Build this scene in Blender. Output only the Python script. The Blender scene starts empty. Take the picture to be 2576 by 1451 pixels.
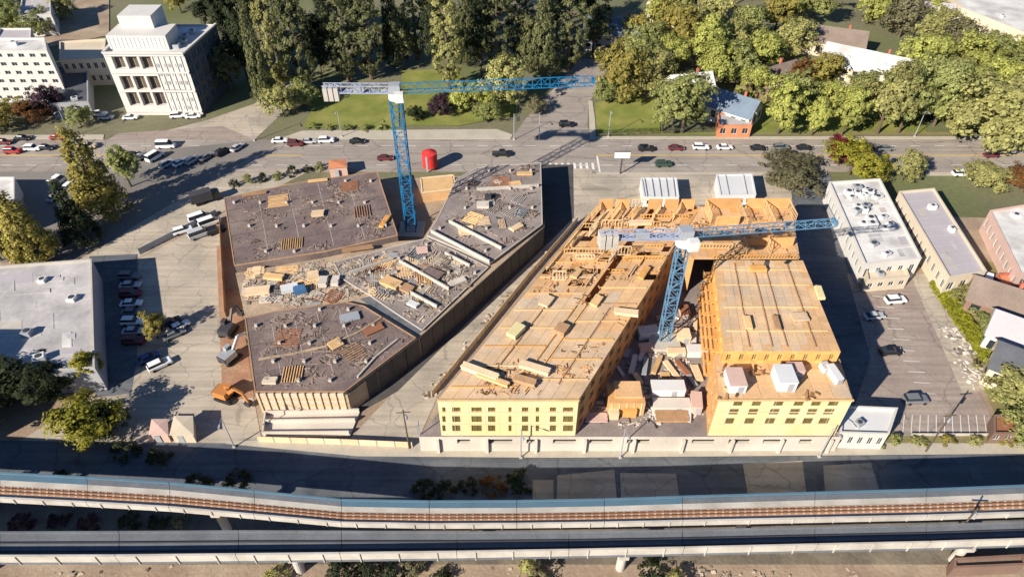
import bpy, bmesh, math, random
from mathutils import Vector, Matrix
R = math.radians
rnd = random.Random(7)
scene = bpy.context.scene
col = scene.collection

# ------------------------------------------------------------------ camera
PITCH, FPX, CAMH = 42.0, 1740.0, 104.0           # photo read at 2576 x 1451
cam_d = bpy.data.cameras.new("camera"); cam = bpy.data.objects.new("camera", cam_d); col.objects.link(cam)
cam.location = (0, 0, CAMH); cam.rotation_euler = (R(90 - PITCH), 0, 0)
cam_d.sensor_width = 36; cam_d.lens = 36 * FPX / 2576; cam_d.clip_start = 1; cam_d.clip_end = 6000
scene.camera = cam
# ------------------------------------------------------------------ sky, sun, exposure
SUN_EL, SUN_AZ = 28.5, 44.0                       # shadows fall towards +X +Y, 44 degrees from +X
w = bpy.data.worlds.new("World"); scene.world = w; w.use_nodes = True
nt = w.node_tree
sky = nt.nodes.new("ShaderNodeTexSky"); sky.sky_type = 'NISHITA'; sky.sun_disc = False
sky.sun_elevation = R(SUN_EL); sky.sun_rotation = R(180 + 90 - SUN_AZ)
sky.air_density = 0.75; sky.dust_density = 0.0; sky.ozone_density = 6.0; sky.altitude = 300
nt.links.new(sky.outputs[0], nt.nodes["Background"].inputs[0])
nt.nodes["Background"].inputs[1].default_value = 0.075
sd = bpy.data.lights.new("sun", 'SUN'); sd.energy = 5.0; sd.angle = R(0.5); sd.color = (1.0, 0.91, 0.79)
so = bpy.data.objects.new("sun", sd); col.objects.link(so)
ce = math.cos(R(SUN_EL))
d = Vector((ce * math.cos(R(SUN_AZ)), ce * math.sin(R(SUN_AZ)), -math.sin(R(SUN_EL))))
so.rotation_euler = d.to_track_quat('-Z', 'Y').to_euler(); so.location = (-200, -200, 200)
vs = scene.view_settings
vs.view_transform = 'Standard'; vs.look = 'None'; vs.exposure = 0.92; vs.gamma = 1; vs.use_curve_mapping = False

# ------------------------------------------------------------------ pixel -> place
_p = R(PITCH); _F = Vector((0, math.cos(_p), -math.sin(_p))); _U = Vector((0, math.sin(_p), math.cos(_p)))
def G(x, y, z=0.0):                                # pixel on the level plane z
    v = _F + Vector((1, 0, 0)) * ((x - 1288) / FPX) + _U * ((725.5 - y) / FPX)
    return Vector((0, 0, CAMH)) + v * ((z - CAMH) / v.z)
def GY(x, y, Y):                                   # pixel on the upright plane at Y
    v = _F + Vector((1, 0, 0)) * ((x - 1288) / FPX) + _U * ((725.5 - y) / FPX)
    return Vector((0, 0, CAMH)) + v * (Y / v.y)
def gp(pts, z=0.0): return [G(x, y, z) for x, y in pts]

# ------------------------------------------------------------------ materials
MATS = {}
def mat(name, c, rough=0.85, var=0.18, sc=0.25, sc2=2.5, spec=0.25, c2=None, thr=0.55, soft=0.12, sc3=0.08, island=0.0, objr=0.0, metal=0.0, bump=0.0, crack=0.0, streak=0.0):
    m = bpy.data.materials.new(name); m.use_nodes = True; MATS[name] = m
    n, l = m.node_tree.nodes, m.node_tree.links
    b = n["Principled BSDF"]; b.inputs["Roughness"].default_value = rough
    b.inputs["Specular IOR Level"].default_value = spec; b.inputs["Metallic"].default_value = metal
    geo = n.new("ShaderNodeNewGeometry")
    def noise(s, det=4):
        t = n.new("ShaderNodeTexNoise"); t.inputs["Scale"].default_value = s; t.inputs["Detail"].default_value = det
        l.new(geo.outputs["Position"], t.inputs["Vector"]); return t.outputs["Fac"]
    def math_(op, a, bb, clamp=False):
        q = n.new("ShaderNodeMath"); q.operation = op; q.use_clamp = clamp
        for i, v in enumerate((a, bb)):
            if isinstance(v, (int, float)): q.inputs[i].default_value = v
            else: l.new(v, q.inputs[i])
        return q.outputs[0]
    cur = None
    if c2 is not None:
        mr = n.new("ShaderNodeMapRange"); mr.inputs[1].default_value = thr - soft; mr.inputs[2].default_value = thr + soft
        l.new(noise(sc3, 5), mr.inputs[0])
        mx = n.new("ShaderNodeMix"); mx.data_type = 'RGBA'; l.new(mr.outputs[0], mx.inputs[0])
        mx.inputs[6].default_value = (*c, 1); mx.inputs[7].default_value = (*c2, 1); cur = mx.outputs[2]
    f = math_('ADD', math_('MULTIPLY', math_('SUBTRACT', noise(sc), 0.5), var * 3.2), 1.0)
    f2 = math_('ADD', math_('MULTIPLY', math_('SUBTRACT', noise(sc2), 0.5), var * 2.2), 1.0)
    f = math_('MULTIPLY', f, f2)
    if crack:
        vo = n.new("ShaderNodeTexVoronoi"); vo.feature = 'DISTANCE_TO_EDGE'; vo.inputs["Scale"].default_value = crack
        nd = n.new("ShaderNodeTexNoise"); nd.inputs["Scale"].default_value = .35; l.new(geo.outputs["Position"], nd.inputs["Vector"])
        va = n.new("ShaderNodeVectorMath"); va.operation = 'MULTIPLY_ADD'; l.new(nd.outputs["Color"], va.inputs[0]); va.inputs[1].default_value = (3, 3, 0); l.new(geo.outputs["Position"], va.inputs[2])
        l.new(va.outputs[0], vo.inputs["Vector"])
        mr2 = n.new("ShaderNodeMapRange"); mr2.inputs[1].default_value = .004; mr2.inputs[2].default_value = .02; mr2.inputs[3].default_value = .72; mr2.inputs[4].default_value = 1.0
        l.new(vo.outputs["Distance"], mr2.inputs[0]); f = math_('MULTIPLY', f, mr2.outputs[0])
    if streak:
        mp = n.new("ShaderNodeMapping"); mp.inputs["Rotation"].default_value = (0, 0, R(streak)); mp.inputs["Scale"].default_value = (.035, 1.1, 1)
        l.new(geo.outputs["Position"], mp.inputs["Vector"]); ns = n.new("ShaderNodeTexNoise"); ns.inputs["Scale"].default_value = 1.0; ns.inputs["Detail"].default_value = 3
        l.new(mp.outputs[0], ns.inputs["Vector"]); f = math_('MULTIPLY', f, math_('ADD', math_('MULTIPLY', math_('SUBTRACT', ns.outputs["Fac"], .5), .75), 1.0))
    if island:
        f = math_('MULTIPLY', f, math_('ADD', math_('MULTIPLY', math_('SUBTRACT', geo.outputs["Random Per Island"], 0.5), island * 2), 1.0))
    if objr:
        oi = n.new("ShaderNodeObjectInfo")
        f = math_('MULTIPLY', f, math_('ADD', math_('MULTIPLY', math_('SUBTRACT', oi.outputs["Random"], 0.5), objr * 2), 1.0))
    vm = n.new("ShaderNodeVectorMath"); vm.operation = 'SCALE'
    if cur is None: vm.inputs[0].default_value = c
    else: l.new(cur, vm.inputs[0])
    l.new(f, vm.inputs[3]); l.new(vm.outputs[0], b.inputs["Base Color"])
    if bump:
        bp = n.new("ShaderNodeBump"); bp.inputs["Strength"].default_value = bump; bp.inputs["Distance"].default_value = 0.2
        l.new(noise(sc2 * 1.5), bp.inputs["Height"]); l.new(bp.outputs[0], b.inputs["Normal"])
    return m
def foliage(name, c, c2):
    m = mat(name, c, rough=0.75, var=0.16, sc=0.12, sc2=0.9, spec=0.15, c2=c2, thr=0.5, soft=0.2, sc3=0.35, island=0.34, objr=0.14)
    n, l = m.node_tree.nodes, m.node_tree.links
    b = n["Principled BSDF"]; tr = n.new("ShaderNodeBsdfTranslucent"); ad = n.new("ShaderNodeMixShader"); ad.inputs[0].default_value = 0.4
    l.new(b.inputs["Base Color"].links[0].from_socket, tr.inputs[0])
    l.new(b.outputs[0], ad.inputs[1]); l.new(tr.outputs[0], ad.inputs[2]); l.new(ad.outputs[0], n["Material Output"].inputs[0])
    return m
M = MATS
mat('asphalt', (.30, .262, .225), var=.12, sc=.15, sc2=1.5, c2=(.235, .205, .18), sc3=.05, crack=.09, streak=.01)
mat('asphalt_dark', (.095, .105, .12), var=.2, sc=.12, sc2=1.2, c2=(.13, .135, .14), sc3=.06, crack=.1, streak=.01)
mat('asphalt_lot', (.20, .18, .16), var=.15, sc=.12, sc2=1.2, c2=(.15, .14, .13), sc3=.06)
mat('shade_joint_grey', (.075, .07, .066), var=.25, sc=.4, sc2=2)  # dark grey for painted shade on podium, ground and girders, and for joints
mat('asphalt_warm', (.27, .215, .185), var=.15, sc=.2, sc2=1.6, c2=(.30, .25, .21), sc3=.07, crack=.12, streak=-60)
mat('concrete_lane', (.40, .345, .27), var=.13, sc=.2, sc2=1.8, c2=(.30, .265, .215), sc3=.09, crack=.14, streak=-52)
mat('sidewalk', (.40, .36, .29), var=.12, sc=.3, sc2=2)
mat('kerb_stone', (.42, .40, .36), var=.1)
mat('dirt', (.28, .205, .145), var=.2, sc=.2, sc2=1.4, c2=(.34, .27, .19), sc3=.12, bump=.4)
mat('dirt_red', (.30, .16, .10), var=.2, sc=.3, sc2=1.5, c2=(.35, .24, .15), sc3=.2, bump=.4)
mat('dirt_dark', (.13, .11, .085), var=.25, sc=.2, sc2=1.4, c2=(.2, .17, .12), sc3=.15, bump=.4)
mat('ground', (.16, .15, .09), var=.25, sc=.06, sc2=.8, c2=(.11, .125, .05), sc3=.03, bump=.3)
mat('grass', (.165, .19, .04), var=.2, sc=.2, sc2=3, c2=(.225, .215, .06), sc3=.1, bump=.5)
mat('lawn_dry', (.20, .17, .08), var=.2, sc=.2, sc2=3, c2=(.15, .17, .05), sc3=.1)
mat('paint_white', (.62, .61, .57), var=.2, sc2=4)
mat('paint_yellow', (.55, .38, .10), var=.2, sc2=4)
mat('slab_mauve', (.155, .115, .105), var=.28, sc=.3, sc2=2.4, c2=(.215, .165, .14), sc3=.14, bump=.4, crack=.25)
mat('slab_concrete', (.255, .215, .19), var=.3, sc=.25, sc2=2.6, c2=(.19, .16, .15), sc3=.13, bump=.3)
mat('slab_tan', (.40, .30, .20), var=.22, sc=.3, sc2=2.4, c2=(.28, .21, .15), sc3=.16, bump=.4)
mat('concrete', (.42, .39, .34), var=.14, sc=.3, sc2=2.5)
mat('concrete_pale', (.54, .49, .42), var=.12, sc=.3, sc2=2.5, c2=(.45, .40, .34), sc3=.15)
mat('formwork', (.36, .215, .115), var=.2, sc=.6, sc2=3, objr=.15)
mat('plywood', (.56, .36, .19), var=.2, sc=.16, sc2=2.2, objr=.09, c2=(.52, .31, .15), sc3=.09, soft=.2)
mat('plywood_pale', (.56, .385, .225), var=.2, sc=.2, sc2=2.4, objr=.06, c2=(.48, .37, .26), sc3=.13)
mat('osb', (.50, .275, .11), var=.2, sc=.5, sc2=3.5, objr=.12)
mat('lumber', (.62, .40, .19), var=.15, sc=.5, sc2=3, objr=.15, island=.12)
mat('lumber_pale', (.64, .48, .30), var=.12, sc=.5, sc2=3, objr=.12, island=.1)
mat('lumber_orange', (.58, .30, .09), var=.15, sc=.5, sc2=3, objr=.15, island=.12)
mat('sheathing_yellow', (.62, .53, .26), var=.06, sc=.3, sc2=2, c2=(.62, .55, .33), sc3=.2)
mat('window_dark', (.03, .03, .022), rough=.25, var=.3, spec=.5)
mat('window_olive', (.13, .105, .04), rough=.5, var=.35)
mat('window_brown', (.10, .075, .055), rough=.5, var=.3)
mat('window_wood', (.25, .17, .05), rough=.7, var=.2)
mat('glass', (.02, .028, .035), rough=.08, var=.2, spec=.6)
mat('glass_blue', (.03, .06, .09), rough=.08, var=.2, spec=.6)
mat('white_wall', (.52, .50, .46), var=.06, sc=.3, sc2=2)
mat('cream_wall', (.52, .45, .34), var=.08, sc=.3, sc2=2)
mat('grey_wall', (.30, .30, .31), var=.1)
mat('brown_wall', (.19, .12, .09), var=.15)
mat('brick_orange', (.50, .20, .10), var=.2, sc2=3)
mat('brick_red', (.38, .12, .08), var=.2, sc2=3)
mat('roof_white', (.60, .58, .54), var=.14, sc=.25, sc2=1.8, c2=(.40, .385, .36), sc3=.15)
mat('roof_grey', (.36, .345, .335), var=.22, sc=.22, sc2=1.4, c2=(.47, .44, .42), sc3=.12)
mat('roof_lilac', (.40, .37, .38), var=.1, sc=.2, sc2=1.8, c2=(.36, .33, .34), sc3=.1)
mat('roof_blue', (.14, .18, .23), var=.15, sc2=2.5)
mat('roof_brown', (.20, .155, .125), var=.2, sc2=2.5)
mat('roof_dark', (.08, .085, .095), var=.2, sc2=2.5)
mat('metal_white', (.56, .56, .55), rough=.5, var=.06)
mat('metal_grey', (.34, .36, .38), rough=.45, var=.1, metal=.2)
mat('metal_dark', (.05, .05, .055), rough=.5, var=.1)
mat('steel_rail', (.22, .11, .06), rough=.6, var=.2)
mat('crane_blue', (.008, .13, .28), rough=.45, var=.15, objr=.05)
mat('crane_steel', (.10, .20, .30), rough=.5, var=.15)
mat('crane_grey', (.30, .33, .42), rough=.5, var=.15)
mat('guideway', (.46, .425, .365), var=.16, sc=.3, sc2=2, c2=(.37, .335, .285), sc3=.25)
mat('guideway_deck', (.13, .14, .155), var=.2, sc=.3, sc2=2)  # near deck darkened to carry its parapet's shade further across
mat('guideway_blue', (.085, .15, .20), rough=.5, var=.12)
mat('track_bed', (.36, .22, .135), var=.15, sc=.4, sc2=2.5)
mat('red', (.52, .035, .035), rough=.6, var=.25, sc=.6, sc2=2)
mat('green_paint', (.10, .20, .05), rough=.6, var=.1)
mat('orange_machine', (.42, .17, .05), rough=.5, var=.1)
mat('tarp_pink', (.52, .36, .30), var=.1)
mat('tarp_beige', (.52, .44, .33), var=.1)
mat('tarp_blue', (.05, .13, .25), var=.1)
mat('rubber', (.02, .02, .02), rough=.9, var=.1)
mat('lamp_red', (.35, .02, .02), rough=.4, var=.05)
mat('lamp_white', (.7, .7, .65), rough=.3, var=.05)
mat('bark', (.10, .075, .05), var=.25, sc2=4)
mat('rust', (.25, .11, .06), var=.2)
mat('rubble', (.30, .245, .19), var=.2, island=.75)
mat('rubble_white', (.40, .36, .31), var=.15, island=.7)
mat('debris', (.20, .15, .12), var=.2, island=.85)
mat('wood_debris', (.36, .20, .09), var=.2, island=.85)
for nm, c in dict(white=(.72, .72, .70), black=(.015, .015, .018), silver=(.42, .43, .44), grey=(.15, .16, .17), red=(.36, .03, .03), maroon=(.13, .025, .03), blue=(.04, .08, .2), beige=(.45, .38, .28), green=(.03, .07, .05), yellow=(.6, .4, .04)).items():
    mat('car_' + nm, c, rough=.25, var=.03, spec=.5)
foliage('leaf_olive', (0.305, 0.322, 0.113), (0.215, 0.232, 0.079))
foliage('leaf_forest', (.19, .195, .085), (.095, .105, .045))
foliage('leaf_lime', (0.407, 0.418, 0.113), (0.305, 0.322, 0.085))
foliage('leaf_gold', (.36, .30, .075), (.24, .215, .06))
foliage('leaf_khaki', (0.384, 0.367, 0.136), (0.294, 0.288, 0.107))
foliage('leaf_chartreuse', (.36, .33, .04), (.22, .215, .035))
foliage('leaf_grey', (.22, .20, .11), (.14, .135, .07))
foliage('leaf_dark', (.055, .07, .03), (.035, .045, .022))
foliage('leaf_red', (.24, .025, .03), (.12, .02, .025))
foliage('leaf_purple', (.085, .045, .06), (.05, .03, .04))
foliage('leaf_hedge', (.34, .34, .035), (.25, .26, .03))
foliage('leaf_rust', (.22, .10, .03), (.13, .07, .03))

# ------------------------------------------------------------------ object helpers
ORIG = {}
def thing(name, label, cat, loc=(0, 0, 0), rz=0.0, group=None, kind=None):
    o = bpy.data.objects.new(name, None); col.objects.link(o); o.empty_display_size = .5
    o.location = loc; o.rotation_euler = (0, 0, rz)
    o['label'] = label; o['category'] = cat
    if group: o['group'] = group
    if kind: o['kind'] = kind
    ORIG[o.name] = Vector(loc); return o
class MB:
    def __init__(s): s.v = []; s.f = []
    def add(s, vs_, fs):
        k = len(s.v); s.v += [tuple(q) for q in vs_]; s.f += [tuple(i + k for i in f) for f in fs]; return s
    def box(s, c, size, rz=0.0, taper=1.0):
        cx, cy, cz = c; sx, sy, sz = size[0] / 2, size[1] / 2, size[2] / 2; ca, sa = math.cos(rz), math.sin(rz)
        P = []
        for dz in (-1, 1):
            t = taper if dz > 0 else 1
            for dx, dy in ((-1, -1), (1, -1), (1, 1), (-1, 1)):
                x, y = dx * sx * t, dy * sy * t
                P.append((cx + x * ca - y * sa, cy + x * sa + y * ca, cz + dz * sz))
        return s.add(P, [(3, 2, 1, 0), (4, 5, 6, 7), (0, 1, 5, 4), (1, 2, 6, 5), (2, 3, 7, 6), (3, 0, 4, 7)])
    def prism(s, poly, z0, z1):
        poly = ccw(poly); n = len(poly)
        P = [(p[0], p[1], z0) for p in poly] + [(p[0], p[1], z1) for p in poly]
        return s.add(P, [tuple(range(n))[::-1], tuple(range(n, 2 * n))] + [(i, (i + 1) % n, n + (i + 1) % n, n + i) for i in range(n)])
    def sheet(s, poly, z):
        poly = ccw(poly); return s.add([(p[0], p[1], z) for p in poly], [tuple(range(len(poly)))])
    def bar(s, a, b, w_, h_=None):
        a, b = Vector(a), Vector(b); h_ = h_ or w_; d_ = (b - a)
        if d_.length < 1e-6: return s
        d_.normalize(); up = Vector((0, 0, 1)) if abs(d_.z) < .95 else Vector((1, 0, 0))
        sx = d_.cross(up).normalized() * w_ / 2; sy = sx.cross(d_).normalized() * h_ / 2
        P = [a - sx - sy, a + sx - sy, a + sx + sy, a - sx + sy, b - sx - sy, b + sx - sy, b + sx + sy, b - sx + sy]
        return s.add(P, [(0, 1, 2, 3), (7, 6, 5, 4), (4, 5, 1, 0), (5, 6, 2, 1), (6, 7, 3, 2), (7, 4, 0, 3)])
    def tube(s, a, b, r0, r1=None, n=8):
        a, b = Vector(a), Vector(b); r1 = r0 if r1 is None else r1; d_ = (b - a).normalized()
        up = Vector((0, 0, 1)) if abs(d_.z) < .95 else Vector((1, 0, 0)); x = d_.cross(up).normalized(); y = d_.cross(x)
        P = []
        for q, r in ((a, r0), (b, r1)):
            for i in range(n):
                t = 2 * math.pi * i / n; P.append(q + (x * math.cos(t) + y * math.sin(t)) * r)
        return s.add(P, [(i, (i + 1) % n, n + (i + 1) % n, n + i) for i in range(n)] + [tuple(range(n))[::-1], tuple(range(n, 2 * n))])
    def mesh(s, name, off=(0, 0, 0)):
        me = bpy.data.meshes.new(name); ox, oy, oz = off
        me.from_pydata([(x - ox, y - oy, z - oz) for x, y, z in s.v], [], s.f); me.update(); return me
    def build(s, name, m, parent=None, fix=False):
        off = world_origin(parent) if parent is not None else (0, 0, 0)
        me = s.mesh(name, off)
        if fix:
            bm = bmesh.new(); bm.from_mesh(me); bmesh.ops.recalc_face_normals(bm, faces=bm.faces); bm.to_mesh(me); bm.free()
        me.materials.append(M[m]); return obj(name, me, parent)
def world_origin(o):
    v = Vector((0, 0, 0))
    while o is not None: v = v + Vector(o.location); o = o.parent
    return v
def obj(name, me, parent=None, loc=None, m=None):
    o = bpy.data.objects.new(name, me); col.objects.link(o)
    if parent is not None: o.parent = parent
    if loc is not None: o.location = loc
    if m is not None:
        if not me.materials: me.materials.append(None)
        o.material_slots[0].link = 'OBJECT'; o.material_slots[0].material = M[m]
    return o
def ccw(poly):
    a = sum(poly[i][0] * poly[(i + 1) % len(poly)][1] - poly[(i + 1) % len(poly)][0] * poly[i][1] for i in range(len(poly)))
    return list(poly) if a > 0 else list(poly)[::-1]
def inset(poly, dd):
    poly = ccw(poly); n = len(poly); out = []
    for i in range(n):
        p0, p1, p2 = [Vector((q[0], q[1])) for q in (poly[i - 1], poly[i], poly[(i + 1) % n])]
        a, b = (p1 - p0).normalized(), (p2 - p1).normalized()
        na, nb = Vector((-a.y, a.x)), Vector((-b.y, b.x)); k = 1 + na.dot(nb)
        out.append(p1 + (na + nb) * (dd / max(k, .3)))
    return out
def copy_tree(o, parent=None):
    c = o.copy(); col.objects.link(c); c.parent = parent
    for ch in list(o.children): copy_tree(ch, c)
    return c
ORD = ['first', 'second', 'third', 'fourth', 'fifth', 'sixth', 'seventh', 'eighth', 'ninth', 'tenth', 'eleventh', 'twelfth', 'thirteenth', 'fourteenth', 'fifteenth', 'sixteenth']
def struct(name, poly, z, m, thick=0.0, parent=None):
    b = MB()
    if thick: b.prism(poly, z - thick, z)
    else: b.sheet(poly, z)
    o = b.build(name, m, parent)
    if parent is None: o['kind'] = 'structure'
    return o
def stuff(name, b, m, label, cat, parent=None):
    o = b.build(name, m, parent); o['kind'] = 'stuff'
    if parent is None: o['label'] = label; o['category'] = cat
    return o
def pip(p, poly):
    x, y = p[0], p[1]; r = False
    for i in range(len(poly)):
        a, b = poly[i - 1], poly[i]
        if (a[1] > y) != (b[1] > y) and x < (b[0] - a[0]) * (y - a[1]) / (b[1] - a[1]) + a[0]: r = not r
    return r
def rand_in(poly):
    xs = [p[0] for p in poly]; ys = [p[1] for p in poly]
    while True:
        q = (rnd.uniform(min(xs), max(xs)), rnd.uniform(min(ys), max(ys)))
        if pip(q, poly): return q
def scatter(b, poly, z, n, smin, smax, hmin=.1, hmax=.5, long=1.0):
    k = 0
    while k < n:                                       # work areas: aligned groups, with clear ground between them
        cx, cy = rand_in(poly); ang = rnd.choice([0, 0, 1.05, 1.05, .2, -.5, rnd.uniform(0, 3)]); sg = rnd.uniform(.5, 2.2); m_ = rnd.randint(4, 26)
        for _ in range(m_):
            x, y = cx + rnd.gauss(0, sg), cy + rnd.gauss(0, sg * .6)
            if not pip((x, y), poly): continue
            a, c_ = rnd.uniform(smin, smax) * rnd.uniform(1, long), rnd.uniform(smin, smax); h = rnd.uniform(hmin, hmax)
            b.box((x, y, z + h / 2 - .01), (a, c_, h), ang + rnd.choice([0, 0, 1.57]) + rnd.gauss(0, .12))
        k += m_
    return b
# ================================================================== SETTING: ground, roads, lots
struct('ground', [(-1500, -400), (1500, -400), (1500, 2600), (-1500, 2600)], 0.0, 'ground')
Z = [0.02]
def lay(name, pts, m, world=False):
    Z[0] += 0.006
    return struct(name, pts if world else gp(pts), Z[0], m)
lay('dirt_ground', [(-400, 1110), (-300, 640), (230, 640), (560, 470), (1450, 430), (1480, 520), (2900, 560), (3200, 1150)], 'dirt')
YN, YS = G(1288, 352).y, G(1288, 433).y                 # the two kerbs of the far road
main_road = lay('main_road', [(-420, YN), (-420, YS), (420, YS), (420, YN)], 'asphalt', True)
rz_ = Z[0]
diag_road = lay('diagonal_road', [(-60, 830), (180, 668), (400, 530), (590, 425), (790, 425), (700, 470), (560, 530), (345, 650), (170, 770), (0, 900)], 'concrete_lane')
lay('junction_street', [(1285, 352), (1322, 300), (1400, 215), (1460, 150), (1540, 150), (1480, 265), (1478, 320), (1500, 352)], 'asphalt')
lay('side_street', [(330, 352), (520, 303), (640, 262), (720, 205), (790, 205), (712, 285), (640, 352)], 'concrete_lane')
lay('bus_lane', [(270, 352), (300, 336), (560, 318), (640, 352)], 'asphalt_warm')
lay('dealer_lot', [(300, 433), (330, 385), (660, 352), (720, 352), (560, 433)], 'asphalt_lot')
lay('west_lot', [(-200, 433), (-200, 650), (170, 668), (420, 520), (590, 425), (560, 433)], 'asphalt_lot')
lay('parking_lot', [(350, 652), (470, 590), (556, 555), (570, 800), (520, 850), (400, 870), (340, 870)], 'concrete_lane')
lay('west_lane', [(300, 960), (420, 860), (560, 800), (640, 1010), (660, 1115), (40, 1115), (130, 1060)], 'concrete_lane')
lay('red_soil', [(545, 620), (585, 620), (640, 1000), (560, 1010)], 'dirt_red')
lay('site_lane', [(1440, 425), (1490, 425), (1475, 540), (1290, 760), (1100, 1000), (1050, 1110), (860, 1125), (940, 1040), (1140, 830), (1400, 560)], 'concrete_lane')
lay('trench_shade_strip', [(1355, 415), (1442, 415), (1444, 548), (1392, 600), (1000, 985), (900, 1040), (870, 1010), (1060, 850), (1368, 575)], 'shade_joint_grey')  # flat dark strip painting the podium's cast shade and a trench
lay('warehouse_shade', [(225, 645), (345, 640), (345, 900), (330, 990), (240, 1000)], 'asphalt_dark')  # dark ground strip that deepens the warehouse's cast shadow
lay('site_yard', [(1475, 436), (2080, 436), (2100, 560), (1465, 540)], 'concrete_lane')
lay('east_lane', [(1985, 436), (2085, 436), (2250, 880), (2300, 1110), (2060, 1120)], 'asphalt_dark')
lay('east_lot', [(2130, 690), (2290, 660), (2520, 1098), (2120, 1108), (2190, 900)], 'asphalt_warm')
lay('paved_path', [(2290, 690), (2350, 690), (2520, 975), (2420, 990)], 'concrete_lane')
lay('east_garden', [(2360, 700), (2440, 660), (2900, 660), (2900, 1110), (2530, 1110)], 'lawn_dry')
lay('east_verge', [(2110, 1098), (2900, 1098), (2900, 1128), (2090, 1128)], 'lawn_dry')
south_pave = lay('south_pavement', [(600, 1108), (3100, 1118), (3200, 1146), (2560, 1142), (1400, 1152), (900, 1148), (560, 1118)], 'sidewalk')
south_road = lay('south_road', [(-700, 1100), (290, 1112), (560, 1116), (900, 1148), (1400, 1153), (2560, 1143), (3400, 1143), (3400, 1262), (-900, 1262)], 'asphalt_dark')
lay('rail_verge', [(-900, 1262), (3400, 1262), (3400, 1420), (-900, 1420)], 'dirt_dark')
lay('near_ground', [(-900, 1420), (3400, 1420), (3600, 1900), (-1100, 1900)], 'dirt')
# pale quads painted on the south road as sunlit patches between shadows
for q in ([(1402, 1196), (1545, 1182), (1552, 1262), (1400, 1262)], [(1560, 1190), (1700, 1192), (1710, 1262), (1562, 1262)], [(1868, 1168), (2018, 1160), (2030, 1262), (1884, 1262)], [(2070, 1172), (2190, 1165), (2210, 1232), (2075, 1240)], [(1340, 1208), (1392, 1208), (1392, 1256), (1340, 1256)]):
    Z[0] += .006; struct('sunlit_patch', gp(q), Z[0], 'concrete_lane', parent=south_road)
# lawns and slopes north of the road
lay('lawn', [(765, 322), (800, 232), (1000, 222), (1005, 322)], 'grass')
lay('lawn', [(1012, 316), (1010, 180), (1120, 175), (1290, 250), (1300, 292), (1150, 318)], 'grass')
lay('lawn', [(1502, 334), (1496, 262), (1560, 240), (1660, 250), (1660, 334)], 'grass')
lay('lawn', [(1880, 336), (1880, 250), (2330, 250), (2330, 336)], 'grass')
lay('verge', [(1500, 342), (2700, 342), (2700, 334), (1500, 334)], 'lawn_dry')
lay('hill_path', [(90, 110), (150, 60), (200, -10), (275, -10), (275, 90), (130, 120)], 'dirt')
lay('lawn', [(2540, 790), (2576, 780), (2700, 780), (2700, 810), (2545, 806)], 'grass')
# raised pavements with kerbs
def pavement(pts, name='pavement'):
    P = gp(pts); b = MB().prism(P, 0.0, 0.14); o = b.build(name, 'sidewalk'); o['kind'] = 'structure'; return o
pavement([(1500, 351), (2800, 351), (2800, 344), (1500, 344)])
pavement([(700, 351), (1284, 351), (1290, 340), (1250, 326), (760, 330)])
pavement([(1484, 352), (1499, 352), (1497, 300), (1490, 255), (1480, 255), (1482, 300)])
pavement([(1500, 434), (2080, 434), (2080, 440), (1500, 440)])
pavement([(2330, 434), (2800, 434), (2800, 442), (2330, 442)])
pavement([(-200, 351), (260, 351), (262, 340), (-200, 342)])
# lane markings on the far road
ym = (YN + YS) / 2
for k in range(46):
    x = -150 + k * 7.0
    for off in (-5.2, 5.2):
        struct('lane_dash', [(x, ym + off - .09), (x + 3, ym + off - .09), (x + 3, ym + off + .09), (x, ym + off + .09)], rz_ + .012, 'paint_white', parent=main_road)
for off in (-.25, .25):
    struct('centre_line', [(24, ym + off - .1), (240, ym + off - .1), (240, ym + off + .1), (24, ym + off + .1)], rz_ + .012, 'paint_yellow', parent=main_road)
    struct('centre_line', [(-300, ym + off - .1), (-60, ym + off - .1), (-60, ym + off + .1), (-300, ym + off + .1)], rz_ + .012, 'paint_yellow', parent=main_road)
for k in range(8):                                      # crossing bars at the junction
    x = G(1380, 400).x + k * 1.7
    struct('crossing_bar', [(x, YS + 1.2), (x + .7, YS + 1.2), (x + .7, YS + 4.6), (x, YS + 4.6)], rz_ + .012, 'paint_white', parent=main_road)
struct('stop_line', [(G(1500, 395).x, ym - 9.5), (G(1500, 395).x + .5, ym - 9.5), (G(1500, 395).x + .5, ym - .6), (G(1500, 395).x, ym - .6)], rz_ + .012, 'paint_white', parent=main_road)
# bay lines on the two parking lots
lot_lines = [(G(2262, 1085), G(2262, 1040)), ]
for k in range(11):
    a = G(2270 + k * 21, 1090); b = G(2274 + k * 20, 1045)
    bb = MB().bar((a.x, a.y, Z[0] + .012), (b.x, b.y, Z[0] + .012), .14, .01); o = bb.build('bay_line', 'paint_white'); o['kind'] = 'structure'
    a = G(2180 + k * 13, 720 + k * 27); b = G(2222 + k * 13, 722 + k * 27)
    bb = MB().bar((a.x, a.y, Z[0] + .012), (b.x, b.y, Z[0] + .012), .14, .01); o = bb.build('bay_line', 'paint_white'); o['kind'] = 'structure'

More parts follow.
